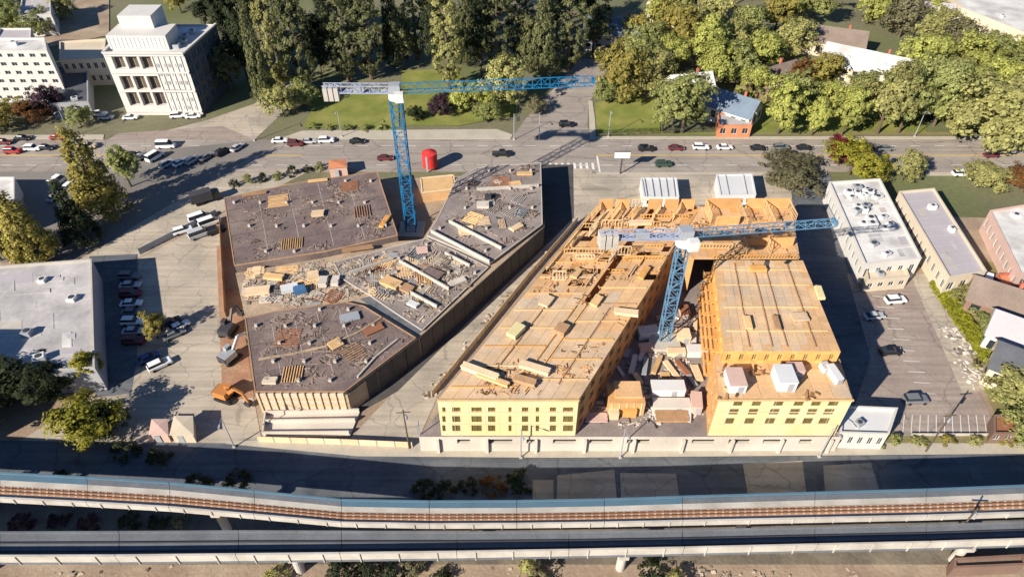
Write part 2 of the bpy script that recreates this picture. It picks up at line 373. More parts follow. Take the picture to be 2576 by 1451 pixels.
# ================================================================== facade with real openings
def facade(parent, p0, p1, z0, z1, holes, wall_m, frame_m='metal_white', pane_m='glass', depth=.22, wall_mb=None, mull=1, name='wall', pane_name='pane'):
    p0, p1 = Vector((p0[0], p0[1])), Vector((p1[0], p1[1])); L = (p1 - p0).length; u = (p1 - p0) / L; n = Vector((u.y, -u.x))
    def W(a, z, dd=0.0): q = p0 + u * a - n * dd; return (q.x, q.y, z)
    H_ = [(max(.02, a), min(L - .02, b), max(z0 + .02, c_), min(z1 - .02, d_)) for a, b, c_, d_ in holes]
    xs = sorted({0.0, L} | {h[0] for h in H_} | {h[1] for h in H_}); zs = sorted({z0, z1} | {h[2] for h in H_} | {h[3] for h in H_})
    b = wall_mb if wall_mb is not None else MB()
    for i in range(len(xs) - 1):
        for j in range(len(zs) - 1):
            cx, cz = (xs[i] + xs[i + 1]) / 2, (zs[j] + zs[j + 1]) / 2
            if any(h[0] < cx < h[1] and h[2] < cz < h[3] for h in H_): continue
            b.add([W(xs[i], zs[j]), W(xs[i + 1], zs[j]), W(xs[i + 1], zs[j + 1]), W(xs[i], zs[j + 1])], [(0, 1, 2, 3)])
    for a, c_, e, f_ in H_:
        for q in (((a, e), (c_, e)), ((c_, e), (c_, f_)), ((c_, f_), (a, f_)), ((a, f_), (a, e))):
            b.add([W(*q[0]), W(*q[1]), W(*q[1], depth + .05), W(*q[0], depth + .05)], [(3, 2, 1, 0)])
        fr = MB(); t = .07
        for q0, q1 in (((a + t / 2, e), (a + t / 2, f_)), ((c_ - t / 2, e), (c_ - t / 2, f_)), ((a + t, e + t / 2), (c_ - t, e + t / 2)), ((a + t, f_ - t / 2), (c_ - t, f_ - t / 2))):
            fr.bar(W(*q0, depth - .06), W(*q1, depth - .06), t, t)
        for k in range(mull):
            x = a + (c_ - a) * (k + 1) / (mull + 1); fr.bar(W(x, e + t, depth - .06), W(x, f_ - t, depth - .06), t * .8, t * .8)
        wn = fr.build('window', frame_m, parent)
        MB().add([W(a, e, depth), W(c_, e, depth), W(c_, f_, depth), W(a, f_, depth)], [(0, 1, 2, 3)]).build(pane_name, pane_m, wn)
    if wall_mb is None: return b.build(name, wall_m, parent)
def grid_holes(L, z0, z1, nc, nr, wf=.55, hf=.5, x0=None, x1=None):
    x0 = 0 if x0 is None else x0; x1 = L if x1 is None else x1; H_ = []
    cw, rh = (x1 - x0) / nc, (z1 - z0) / nr
    for i in range(nc):
        for j in range(nr):
            cx, cz = x0 + cw * (i + .5), z0 + rh * (j + .52)
            H_.append((cx - cw * wf / 2, cx + cw * wf / 2, cz - rh * hf / 2, cz + rh * hf / 2))
    return H_
def hvac(parent, x, y, z, sx=1.6, sy=1.2, sz=1.0, rz=0.0, m='metal_grey'):
    u = MB().box((x, y, z + sz / 2), (sx, sy, sz), rz).build('hvac_unit', m, parent)
    MB().tube((x, y, z + sz), (x, y, z + sz + .12), min(sx, sy) * .34, n=10).build('fan_grille', 'metal_dark', u)
    return u
def flat_building(name, label, cat, poly, z1, wall_m, roof_m, wins={}, z0=0.0, par=.45, parm=None, group=None, frame_m='metal_white', pane_m='glass', units=0, joints=0, jm=None, patches=0):
    poly = ccw(poly); c_ = sum((Vector((p[0], p[1])) for p in poly), Vector((0, 0))) / len(poly)
    t = thing(name, label, cat, (c_.x, c_.y, z0), group=group)
    wall = MB()
    for i in range(len(poly)):
        p0, p1 = poly[i], poly[(i + 1) % len(poly)]; L = (Vector(p1[:2]) - Vector(p0[:2])).length
        H_ = []
        if i in wins:
            wv = wins[i]
            H_ = wv(L) if callable(wv) else grid_holes(L, z0 + .3, z1 - .2, *wv)
        facade(t, p0, p1, z0, z1, H_, wall_m, frame_m, pane_m, wall_mb=wall)
    wall.build('wall', wall_m, t)
    inn = inset(poly, .3)
    MB().prism(inset(poly, .02), z1 - par - .3, z1 - par).build('roof', roof_m, t)
    cap = MB(); n = len(poly)
    out = inset(poly, -.06)
    P = [(p[0], p[1], z1 + dz) for dz in (0, .12) for p in out] + [(p[0], p[1], z1 + dz) for dz in (-par, .12) for p in inn]
    F_ = []
    for i in range(n):
        j = (i + 1) % n
        F_ += [(i, j, n + j, n + i), (n + i, n + j, 3 * n + j, 3 * n + i), (3 * n + i, 3 * n + j, 2 * n + j, 2 * n + i), (j, i, 2 * n + i, 2 * n + j)]
    cap.add(P, F_).build('parapet', parm or wall_m, t)
    ins2 = inset(poly, 2.0)
    for k in range(units):
        x, y = rand_in(ins2); hvac(t, x, y, z1 - par, rnd.uniform(1, 2.6), rnd.uniform(1, 1.9), rnd.uniform(.6, 1.3), rnd.choice([0, .5]), rnd.choice(['metal_grey', 'metal_white', 'metal_white']))
    for k in range(patches):                            # repaired membrane strips
        a0, a1, a2, a3 = [Vector((p[0], p[1])) for p in inset(poly, .8)[:4]] if len(poly) == 4 else [Vector(q) for q in ((0, 0),) * 4]
        if len(poly) != 4: break
        f, g_, df, dg = rnd.uniform(0, .85), rnd.uniform(0, .85), rnd.uniform(.05, .3), rnd.uniform(.03, .16)
        f1_, g1_ = min(1, f + df), min(1, g_ + dg); Q = [a0.lerp(a1, u).lerp(a3.lerp(a2, u), v) for u, v in ((f, g_), (f1_, g_), (f1_, g1_), (f, g1_))]
        MB().prism(Q, z1 - par - .05, z1 - par + .02 + .004 * k).build('roof_patch', rnd.choice(['roof_lilac', 'roof_grey', 'roof_white', 'concrete', 'roof_grey']), t)
    if joints:
        a0, a1, a2, a3 = [Vector((p[0], p[1])) for p in inn[:4]]
        for k in range(1, joints):
            f = k / joints; q0, q1 = a0.lerp(a3, f), a1.lerp(a2, f)
            MB().bar((q0.x, q0.y, z1 - par + .03), (q1.x, q1.y, z1 - par + .03), .22, .07).build('roof_seam', jm or 'roof_grey', t)
    return t
def gable_house(name, label, x, y, L, Wd, rz, eave, ridge, wall_m, roof_m, z0=0.0, group=None, chimney=True, skylight=0):
    t = thing(name, label, 'house', (x, y, z0), rz, group=group)
    def T(b): return b
    hw, hl = Wd / 2, L / 2
    wl = MB(); loc = MB()
    c4 = [(-hl, -hw), (hl, -hw), (hl, hw), (-hl, hw)]
    class _P: pass
    # walls with windows, built in local space
    for i in range(4):
        p0, p1 = c4[i], c4[(i + 1) % 4]; LL = (Vector(p1) - Vector(p0)).length
        holes = grid_holes(LL, .4, eave, max(2, int(LL / 3.2)), max(1, int(eave / 2.8)), .45, .48)
        u = (Vector(p1) - Vector(p0)) / LL; n = Vector((u.y, -u.x))
        def W(a, z, dd=0.0): q = Vector(p0) + u * a - n * dd; return (q.x, q.y, z)
        xs = sorted({0.0, LL} | {h[0] for h in holes} | {h[1] for h in holes}); zs = sorted({0.0, eave} | {h[2] for h in holes} | {h[3] for h in holes})
        for a in range(len(xs) - 1):
            for b_ in range(len(zs) - 1):
                cx, cz = (xs[a] + xs[a + 1]) / 2, (zs[b_] + zs[b_ + 1]) / 2
                if any(h[0] < cx < h[1] and h[2] < cz < h[3] for h in holes): continue
                wl.add([W(xs[a], zs[b_]), W(xs[a + 1], zs[b_]), W(xs[a + 1], zs[b_ + 1]), W(xs[a], zs[b_ + 1])], [(0, 1, 2, 3)])
        for h in holes:
            me = MB().add([W(h[0], h[2], .12), W(h[1], h[2], .12), W(h[1], h[3], .12), W(h[0], h[3], .12)], [(0, 1, 2, 3)]).mesh('window')
            me.materials.append(M['glass']); obj('window', me, t)
    wl.add([(-hl, -hw, eave), (-hl, hw, eave), (-hl, 0, ridge)], [(2, 1, 0)]); wl.add([(hl, -hw, eave), (hl, hw, eave), (hl, 0, ridge)], [(0, 1, 2)])
    me = wl.mesh('wall'); me.materials.append(M[wall_m]); obj('wall', me, t)
    rf = MB(); o_ = .5; dz = o_ * (ridge - eave) / hw
    for s in (-1, 1):
        a = [(-hl - o_, s * (hw + o_), eave - dz), (hl + o_, s * (hw + o_), eave - dz), (hl + o_, 0, ridge), (-hl - o_, 0, ridge)]
        b2 = [(p[0], p[1], p[2] + .18) for p in a]
        rf.add(a + b2, [(0, 1, 2, 3), (7, 6, 5, 4), (0, 4, 5, 1), (1, 5, 6, 2), (3, 7, 4, 0)])
    me = rf.mesh('roof'); me.materials.append(M[roof_m]); ro = obj('roof', me, t)
    if chimney:
        me = MB().box((hl * .4, hw * .3, ridge), (.7, .7, 1.8)).mesh('chimney'); me.materials.append(M['brick_red']); obj('chimney', me, ro)
    for k in range(skylight):
        f = (k + .7) / (skylight + .4); xx = -hl + L * f; yy = -hw * .5; zz = eave + (ridge - eave) * .5 + .2
        me = MB().box((xx, yy, zz + .08), (1.1, 1.3, .3)).mesh('skylight'); me.materials.append(M['metal_white']); obj('skylight', me, ro)
    return t
# ================================================================== wood frame apartment building, U shaped
ab = thing('apartment_building', 'U shaped wood framed apartment building under construction with pale yellow street fronts', 'building', (22, 95, 0))
YF = 72.5
def Lw(s, t=0.0, z=14.0): return Vector((-12.3 + 31.2 * s + 23.3 * t, YF + 54.7 * s, z))
PODZ = 4.4
pod_poly = [(-16.2, 72.2), (57.4, 72.2), (65.2, 130.5), (17.0, 130.5)]
hol = []
for a, b in ((1149, 1182), (1222, 1290), (1325, 1352), (1392, 1452), (1485, 1545), (1579, 1639), (1744, 1804), (1837, 1894), (1924, 1984), (2016, 2052)):
    x0, x1 = GY(a, 1098, 72.2).x, GY(b, 1098, 72.2).x; hol.append((x0 + 16.2, x1 + 16.2, 2.35, 3.55))
pw = MB()
facade(ab, pod_poly[0], pod_poly[1], 0, PODZ - .1, hol, 'concrete_pale', 'concrete', 'window_dark', depth=.5, wall_mb=pw, mull=0)
for i in (1, 2, 3):
    facade(ab, pod_poly[i], pod_poly[(i + 1) % 4], 0, PODZ - .1, [], 'concrete_pale', wall_mb=pw)
pw.build('podium_wall', 'concrete_pale', ab)
MB().prism(inset(pod_poly, .01), PODZ - .4, PODZ - .1).build('podium_slab', 'slab_concrete', ab)
for k in range(9):
    x = -13 + k * 8.6; MB().box((x, 71.9, 1.9), (.5, .5, 3.8)).build('pilaster', 'concrete_pale', ab)
# --- left wing walls
lw = MB()
XL, XR = -12.3, 11.0
hol = []
for cx, wd in ((1117, 10), (1148, 22), (1199, 27), (1237, 19), (1283, 8), (1321, 16), (1352, 8), (1391, 15), (1429, 24)):
    for y0, y1 in ((1024, 1038), (1046, 1061), (1069, 1084)):
        c0, c1 = GY(cx - wd / 2, y0, YF), GY(cx + wd / 2, y1, YF); hol.append((c0.x - XL, c1.x - XL, c1.z, c0.z))
facade(ab, (XL, YF), (XR, YF), PODZ - .1, 14, hol, 'sheathing_yellow', 'window_wood', 'window_olive', depth=.12, name='street_wall')
for x0_, x1_ in ((XL, XR), (34.1, 56.2)):                # sheathing joints and storey bands on the yellow fronts
    for z in (7.6, 10.8): MB().box(((x0_ + x1_) / 2, YF - .02, z), (x1_ - x0_ - .02, .05, .22)).build('storey_band', 'lumber_pale', ab)
    for k in range(1, 9): MB().box((x0_ + k * (x1_ - x0_) / 9 + rnd.uniform(-.2, .2), YF - .006, 9.2), (.07, .02, 9.4)).build('seam_tape', 'tarp_beige', ab)
    MB().box(((x0_ + x1_) / 2, YF - .1, 14.05), (x1_ - x0_ + .2, .3, .3)).build('roof_edge', 'lumber', ab)
SI = .76
ri = Lw(SI, 1)
LL = (ri - Lw(0, 1)).length
facade(ab, Lw(0, 1), ri, PODZ - .1, 13.9, grid_holes(LL, PODZ, 13.8, 12, 3, .42, .5), 'osb', 'lumber', 'window_dark', depth=.3, name='courtyard_wall')
facade(ab, Lw(1, 0), Lw(0, 0), PODZ - .1, 14, grid_holes(62.9, PODZ, 13.8, 15, 3, .4, .5), 'osb', 'lumber', 'window_dark', depth=.3, name='lane_wall')
facade(ab, (62.5, 127.2), Lw(1, 0), PODZ - .1, 14, [], 'osb', name='north_wall')
# floor under the deck, visible through the open slots
MB().prism([Lw(0.002, .002), Lw(0.002, .998), Lw(.998, .998), Lw(.998, .002)], 10.6, 11.0).build('upper_floor', 'plywood', ab)
# --- deck sheets on the left wing (shared mesh)
NS, NT = 31, 10
ds, dt = 1 / NS, 1 / NT
sh = MB(); g = .006
a0 = Lw(0, 0, 0)
quad = [Lw(g * ds, g * dt * 2, 0) - a0, Lw(g * ds, (1 - g * 2) * dt, 0) - a0, Lw((1 - 2 * g) * ds, (1 - g * 2) * dt, 0) - a0, Lw((1 - 2 * g) * ds, g * dt * 2, 0) - a0]
sheet_me = MB().prism(quad, -.12, 0).mesh('deck_sheet'); sheet_me.materials.append(M['plywood']); sheet_me.materials
org = world_origin(ab)
def sheet_ok(i, j):
    s = i / NS
    if s > .40 and j == 5: return False               # corridor slot
    if i in (18,) and j < 5: return False
    if i in (22,) and j < 4: return False
    if i in (26,) and j in (0, 1, 2): return False
    if i in (21, 24) and j in (7, 8): return False
    if i >= 16 and rnd.random() < .09: return False
    return True
for i in range(NS):
    for j in range(NT):
        if not sheet_ok(i, j): continue
        o = obj('deck_sheet', sheet_me, ab, Lw(i * ds, j * dt, 14.0 + rnd.uniform(-.015, .03)) - org)
        if i < 14 + (j % 3) and not (j > 7 and i > 8):
            o.material_slots[0].link = 'OBJECT'; o.material_slots[0].material = M['plywood_pale']
        elif i > 16 and rnd.random() < .3:
            o.material_slots[0].link = 'OBJECT'; o.material_slots[0].material = M[rnd.choice(['osb', 'lumber', 'osb'])]
# half covers that leave the corridor as a narrow dark slot
for i in range(13, NS):
    a, b = Lw(i * ds, .5, 14.02), Lw((i + 1) * ds, .5, 14.02)
    MB().prism([a, Lw(i * ds, .532, 14), Lw((i + .98) * ds, .532, 14), b], 13.9, 14.02).build('corridor_cover', 'plywood', ab)
def stud_wall(a, b, z, h, name='stud_wall', m='lumber', parent=ab, step=.62, sheath=None):
    a, b = Vector((a[0], a[1], z)), Vector((b[0], b[1], z)); L = (b - a).length
    if L < .3: return
    u = (b - a) / L; q = MB(); up = Vector((0, 0, 1))
    q.bar(a + up * .06, b + up * .06, .14, .12); q.bar(a + up * (h - .08), b + up * (h - .08), .14, .16)
    n = max(1, int(L / step))
    for k in range(n + 1):
        p = a + u * (L * k / n); q.bar(p + up * .1, p + up * (h - .1), .1, .1)
    o = q.build(name, m, parent)
    if sheath:
        s = MB(); s.bar(a + up * h / 2 + Vector((u.y, -u.x, 0)) * .1, b + up * h / 2 + Vector((u.y, -u.x, 0)) * .1, .03, h - .1); s.build('sheathing', sheath, o)
    return o
# walls in the open slots of the left wing
for k in range(14):
    s = .42 + k * .041
    stud_wall(Lw(s, .40), Lw(s, .50), 11.0, 2.8)
for t in (.5, .6): stud_wall(Lw(.41, t), Lw(.99, t), 11.0, 2.8, m='lumber_orange', sheath='osb')
# upper framing on the north end of the left wing and on the north bar
for s, t0, t1, m in ((.66, .62, .97, 'lumber_orange'), (.70, .05, .40, 'lumber'), (.80, .66, .96, 'lumber_orange'), (.86, .03, .44, 'lumber'), (.92, .5, .95, 'lumber_orange')):
    stud_wall(Lw(s, t0), Lw(s, t1), 14.05, 1.1, m=m)
for t, s0, s1 in ((.02, .6, .985), (.985, .60, .76), (.3, .78, .95)): stud_wall(Lw(s0, t), Lw(s1, t), 14.05, 1.0, m='lumber')
# bottom plates of the next storey laid out on the decks
def plate(p, q, z, m='lumber'): MB().bar((p.x, p.y, z + .09), (q.x, q.y, z + .09), .2, .16).build('wall_plate', m, ab)
for t in (.5, .575): plate(Lw(.03, t), Lw(.41, t), 14.04, 'lumber_orange')
for k in range(9):
    s = .05 + k * .085
    plate(Lw(s, .02), Lw(s, .49), 14.04, rnd.choice(['lumber', 'lumber_orange', 'lumber_pale'])); plate(Lw(s + .03, .59), Lw(s + .03, .975), 14.04, rnd.choice(['lumber', 'lumber_orange', 'formwork']))
for t in (.25, .78): plate(Lw(.06, t), Lw(.40, t), 14.04, 'formwork')
# --- right wing: front terrace
tA, tB, tC, tD = (34.1, YF), (56.2, YF), (57.4, 82.6), (35.7, 82.6)
hol = []
for cx, cx3 in ((1857, 1835), (1904, 1885), (1959, 1937), (2010, 1988), (2054, 2032), (2097, 2073)):
    for r, (y0, y1) in enumerate(((1006, 1020), (1028, 1042), (1051, 1065))):
        xx = cx + (cx3 - cx) * r / 2
        c0, c1 = GY(xx - 9, y0, YF), GY(xx + 9, y1, YF); hol.append((c0.x - 34.1, c1.x - 34.1, c1.z, c0.z))
facade(ab, tA, tB, PODZ - .1, 14, hol, 'sheathing_yellow', 'window_wood', 'window_olive', depth=.12, name='street_wall')
facade(ab, tD, tA, PODZ - .1, 14, grid_holes(10.2, PODZ, 13.8, 3, 3, .4, .5), 'osb', 'lumber', 'window_dark', depth=.3, name='courtyard_wall')
facade(ab, tB, tC, PODZ - .1, 14, grid_holes(10.2, PODZ, 13.8, 3, 3, .4, .5), 'osb', 'lumber', 'window_dark', depth=.3, name='east_wall')
MB().prism(inset([tA, tB, tC, tD], .02), 13.7, 14.0).build('terrace_deck', 'plywood', ab)
for i in range(7):
    for j in range(3):
        x, y = 35.4 + i * 3.0, 73.0 + j * 3.1
        o = MB().box((x + 1.45, y + 1.5, 14.04), (2.9, 3.0, .07)).build('deck_sheet', rnd.choice(['plywood', 'plywood', 'plywood_pale']), ab)
# --- right wing: main block one storey higher
HM = 17.0
m0, m1, m2, m3 = G(1822, 884, HM), G(2115, 884, HM), G(2020, 655, HM), G(1796, 655, HM)
hol = lambda L, nc, z0=PODZ, nr=4: grid_holes(L, z0, HM - .2, nc, nr, .42, .5)
facade(ab, m0, m1, 13.9, HM, grid_holes((m1 - m0).length, 14, HM - .1, 9, 1, .4, .55), 'lumber_orange', 'lumber', 'window_wood', depth=.3, name='setback_wall')
facade(ab, m3, m0, PODZ - .1, HM, hol((m0 - m3).length, 9), 'lumber_orange', 'lumber', 'window_dark', depth=.3, name='courtyard_wall')
facade(ab, m1, m2, PODZ - .1, HM, hol((m2 - m1).length, 9), 'osb', 'lumber', 'window_dark', depth=.3, name='east_wall')
facade(ab, m2, m3, 13.9, HM, [], 'osb', name='north_setback_wall')
mp = [m0, m1, m2, m3]
MB().prism(inset(mp, .02), HM - .35, HM - .02).build('main_deck', 'plywood_pale', ab)
for i in range(12):
    for j in range(14):
        f0, f1, h0, h1 = i / 12, (i + 1) / 12, j / 14, (j + 1) / 14; e = .004
        c = [m0.lerp(m1, f).lerp(m3.lerp(m2, f), h) for f, h in ((f0 + e * .6, h0 + e * .6), (f1 - e * .6, h0 + e * .6), (f1 - e * .6, h1 - e * .6), (f0 + e * .6, h1 - e * .6))]
        edge = i in (0, 11) or j in (0, 13)
        z = HM + .03 + rnd.uniform(0, .012)
        MB().prism(c, HM - .015, z).build('deck_sheet', 'plywood' if (edge and rnd.random() < .6) or (i > 8 and j < 6) else 'plywood_pale', ab)
for f in (.22, .42, .55, .8): plate(m0.lerp(m1, f).lerp(m3.lerp(m2, f), .04), m0.lerp(m1, f).lerp(m3.lerp(m2, f), .96), HM + .04, 'formwork')
for h in (.2, .45, .7, .88): plate(m0.lerp(m3, h).lerp(m1.lerp(m2, h), .04), m0.lerp(m3, h).lerp(m1.lerp(m2, h), .96), HM + .04, 'lumber')
# balconies and blocking on the courtyard side of the right wing
for k in range(7):
    q = m3.lerp(m0, .06 + k * .13); nrm = Vector((-(m0 - m3).normalized().y, (m0 - m3).normalized().x, 0)) * -1
    if nrm.x > 0: nrm = -nrm
    for z in (7.6, 10.8, 14.0):
        c = q + nrm * .8
        bal = MB().box((c.x, c.y, z), (1.6, 2.6, .22), math.atan2((m0 - m3).y, (m0 - m3).x) + math.pi / 2).build('balcony', 'lumber_orange', ab)
        e = q + nrm * 1.55
        MB().box((e.x, e.y, z + .55), (.1, 2.6, .1), math.atan2((m0 - m3).y, (m0 - m3).x) + math.pi / 2).build('rail', 'lumber', bal)
# --- north bar
nb = [Vector((34.9, 115.6)), Vector((37.3, 109.3)), Vector((58.9, 109.3)), Vector((62.5, 127.2)), Vector((42.3, 127.2))]
MB().prism(nb, 13.6, 13.9).build('north_deck', 'plywood', ab)
facade(ab, nb[0], nb[1], PODZ - .1, 13.9, [(1.2, 3.8, 6, 8), (1.2, 3.8, 9.2, 11.2)], 'osb', 'lumber', 'window_dark', depth=.3, name='courtyard_wall')
facade(ab, nb[2], nb[3], PODZ - .1, 13.9, grid_holes(18, PODZ, 13.8, 5, 3, .4, .5), 'osb', 'lumber', 'window_dark', depth=.3, name='east_wall')
n_ = 0
for i in range(13):
    for j in range(10):
        x, y = 36 + i * 2.1, 105.1 + j * 2.2
        if all(pip((x + a, y + b), nb) for a in (.05, 2.0) for b in (.05, 2.1)):
            MB().box((x + 1.03, y + 1.08, 13.95), (2.04, 2.14, .09 + rnd.uniform(0, .05))).build('deck_sheet', rnd.choice(['plywood', 'plywood', 'osb']), ab)
for x0, x1, y, h, m in ((43, 51, 126.6, 2.7, 'lumber_orange'), (52, 61.5, 126.6, 2.7, 'lumber_orange'), (44, 49, 120.5, 2.3, 'lumber'), (51, 58, 118.5, 2.4, 'lumber_orange'), (39, 47, 112.5, 1.2, 'lumber'), (48, 58.5, 113.2, 2.2, 'lumber_orange'), (41, 58, 109.0, 1.1, 'lumber_orange')):
    stud_wall((x0, y), (x1, y), 14.0, h, m=m, sheath='osb' if h > 2 else None)
for x, y0, y1 in ((43, 121, 126.3), (50.2, 119, 126.3), (56, 119, 126.3), (61.3, 121, 126.3), (48, 110.2, 113), (53, 110.2, 113)):
    stud_wall((x, y0), (x, y1), 14.0, 2.5, m='lumber')
for k in range(6):                                     # plates along the north edge of the left wing
    p0, p1 = Lw(.985, .04 + k * .155), Lw(.985, .17 + k * .155)
    stud_wall(p0, p1, 14.05, 2.6, m='lumber_orange' if k % 2 else 'lumber', sheath='osb' if k not in (2,) else None)
for k in range(26):                                     # low plates and short framing pieces over the north half
    s0, t0_ = rnd.uniform(.5, .95), rnd.uniform(.04, .8)
    if rnd.random() < .5: p0, p1 = Lw(s0, t0_), Lw(s0, min(.97, t0_ + rnd.uniform(.1, .2)))
    else: p0, p1 = Lw(s0, t0_), Lw(min(.98, s0 + rnd.uniform(.04, .09)), t0_)
    stud_wall(p0, p1, 14.05, rnd.choice([.5, .8, 1.1, 2.3]), m=rnd.choice(['lumber', 'lumber_orange', 'lumber_pale']))
for k in range(5):
    p0, p1 = Lw(.9, .06 + k * .19), Lw(.975, .06 + k * .19); stud_wall(p0, p1, 14.05, 2.2, m='lumber')

# ================================================================== concrete podium under construction (left site)
pk = thing('parking_podium', 'unfinished concrete parking podium with dark brown slabs and cluttered middle', 'construction site', (-35, 120, 0))
base_poly = gp([(590, 680), (822, 640), (1000, 600), (1062, 596), (1092, 548), (1148, 452), (1200, 425), (1362, 412), (1367, 568), (1240, 678), (1056, 842), (872, 986), (640, 986), (615, 795)], 6)
lowp = [Vector((p.x, p.y)) for p in base_poly]
MB().prism(lowp, 0, 5.2).build('lower_deck', 'slab_tan', pk)
def shade_panels(px, z):  # dark panels that paint shade onto the podium's southeast and east walls
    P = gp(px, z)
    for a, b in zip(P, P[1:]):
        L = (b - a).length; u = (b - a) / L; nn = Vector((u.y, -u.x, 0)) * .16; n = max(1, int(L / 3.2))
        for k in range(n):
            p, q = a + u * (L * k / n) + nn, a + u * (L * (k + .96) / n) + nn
            MB().bar((p.x, p.y, z / 2 - .1), (q.x, q.y, z / 2 - .1), .2, z - .25).build('shade_panel', 'shade_joint_grey', pk)
shade_panels([(868, 984), (1052, 846)], 6.0); shade_panels([(1056, 843), (1240, 679), (1367, 569), (1362, 412)], 6.0)
def slab(px, z, m, z0=0.0, edge='formwork', eh=.18, name='slab'):
    P = gp(px, z); o = MB().prism(P, z0, z).build(name, m, pk)
    n = len(P); C = ccw(P)
    for i in range(n):
        a, b = Vector(C[i]), Vector(C[(i + 1) % n]); a.z = b.z = z + eh / 2 - .1
        MB().bar(a, b, .22, eh).build('edge_board', edge, o)
    return o
NW = [(564, 498), (760, 458), (948, 432), (1000, 592), (822, 632), (590, 668)]
SW = [(617, 800), (700, 782), (870, 760), (915, 770), (1046, 850), (868, 984), (642, 984)]
NE = [(1098, 556), (1150, 450), (1202, 422), (1360, 410), (1364, 564), (1232, 662), (1140, 620), (1075, 592)]
MID = [(1072, 600), (1138, 628), (1228, 672), (1062, 830), (1000, 790), (930, 742), (860, 700), (840, 660)]
slab(NW, 6.0, 'slab_mauve'); slab(SW, 6.0, 'slab_mauve'); slab(NE, 6.0, 'slab_concrete', edge='concrete'); slab(MID, 5.6, 'slab_concrete', edge='concrete')
MB().prism(gp([(905, 752), (935, 744), (1068, 830), (1050, 842)], 5.2), 5.1, 5.24).build('ramp', 'asphalt_dark', pk)  # flat dark sheet painting the shaded strip of the ramp
for k in range(7):                                     # step walls across the pale slab
    x0, y0 = 1100 + k * 8, 560 + k * 10
for (a, b), z in ((((1085, 585), (1232, 662)), 6.0), (((1130, 560), (1262, 628)), 6.0), (((1120, 640), (1182, 672)), 5.6), (((1005, 660), (1130, 730)), 5.6), (((960, 700), (1100, 775)), 5.6), (((1200, 480), (1355, 470)), 6.0), (((880, 690), (990, 655)), 5.6)):
    p, q = G(*a, z), G(*b, z); MB().bar((p.x, p.y, z + .4), (q.x, q.y, z + .4), .3, .9).build('upstand_wall', 'concrete', pk)
# south wall of planks under the lower left slab
sp0, sp1 = G(642, 984, 6), G(868, 984, 6)
for k in range(9):
    z = .35 + k * .62
    MB().box(((sp0.x + sp1.x) / 2, sp0.y - .12, z), (sp1.x - sp0.x - .1, .16 + .06 * (k % 2), .56)).build('plank', 'tarp_beige' if k % 3 else 'plywood_pale', pk)
for k in range(12):
    x = sp0.x + .4 + k * (sp1.x - sp0.x - .8) / 11
    MB().box((x, sp0.y - .32, 3.0), (.18, .2, 5.9)).build('waler_post', 'plywood_pale', pk)
# column stubs on the slabs
def stubs(px, z, nx, ny, m='concrete'):
    P = gp(px, z); xs = [p.x for p in P]; ys = [p.y for p in P]; inn = inset(P, 1.2)
    for i in range(nx):
        for j in range(ny):
            x = min(xs) + (i + .5) * (max(xs) - min(xs)) / nx; y = min(ys) + (j + .5) * (max(ys) - min(ys)) / ny
            if pip((x, y), inn):
                s = MB().box((x, y, z + .35), (.55, .55, .7)).build('column_stub', m, pk)
                r = MB()
                for a, b in ((-.18, -.18), (.18, -.18), (.18, .18), (-.18, .18)): r.tube((x + a, y + b, z + .6), (x + a, y + b, z + 1.7), .03, n=4)
                r.build('rebar', 'rust', s)
stubs(NW, 6.0, 7, 4); stubs(SW, 6.0, 6, 5); stubs(NE, 6.0, 5, 5); stubs(MID, 5.6, 6, 6)
def slab_joints(px, z, n):
    P = gp(px, z); a, b_, c, d_ = P
    for k in range(1, n):
        p, q = a.lerp(d_, k / n), b_.lerp(c, k / n); MB().bar((p.x, p.y, z + .01), (q.x, q.y, z + .01), .12, .04).build('pour_joint', 'shade_joint_grey', pk)
        p, q = a.lerp(b_, k / n), d_.lerp(c, k / n); MB().bar((p.x, p.y, z + .012), (q.x, q.y, z + .012), .1, .04).build('pour_joint', 'concrete', pk)
slab_joints([(570, 500), (945, 436), (996, 588), (594, 664)], 6.0, 5); slab_joints([(622, 802), (910, 772), (960, 905), (646, 980)], 6.0, 5)
def joists(x, y, z, n, L, gap, ang, m, name='joist_rack'):
    p = G(x, y, z); q = MB(); ca, sa = math.cos(R(ang)), math.sin(R(ang))
    for k in range(n):
        ox, oy = -sa * k * gap, ca * k * gap; dx, dy = ca * L * rnd.uniform(.9, 1) / 2, sa * L * rnd.uniform(.9, 1) / 2
        q.bar((p.x + ox - dx, p.y + oy - dy, z + .12), (p.x + ox + dx, p.y + oy + dy, z + .12), .14, .2)
    q.build(name, m, pk)
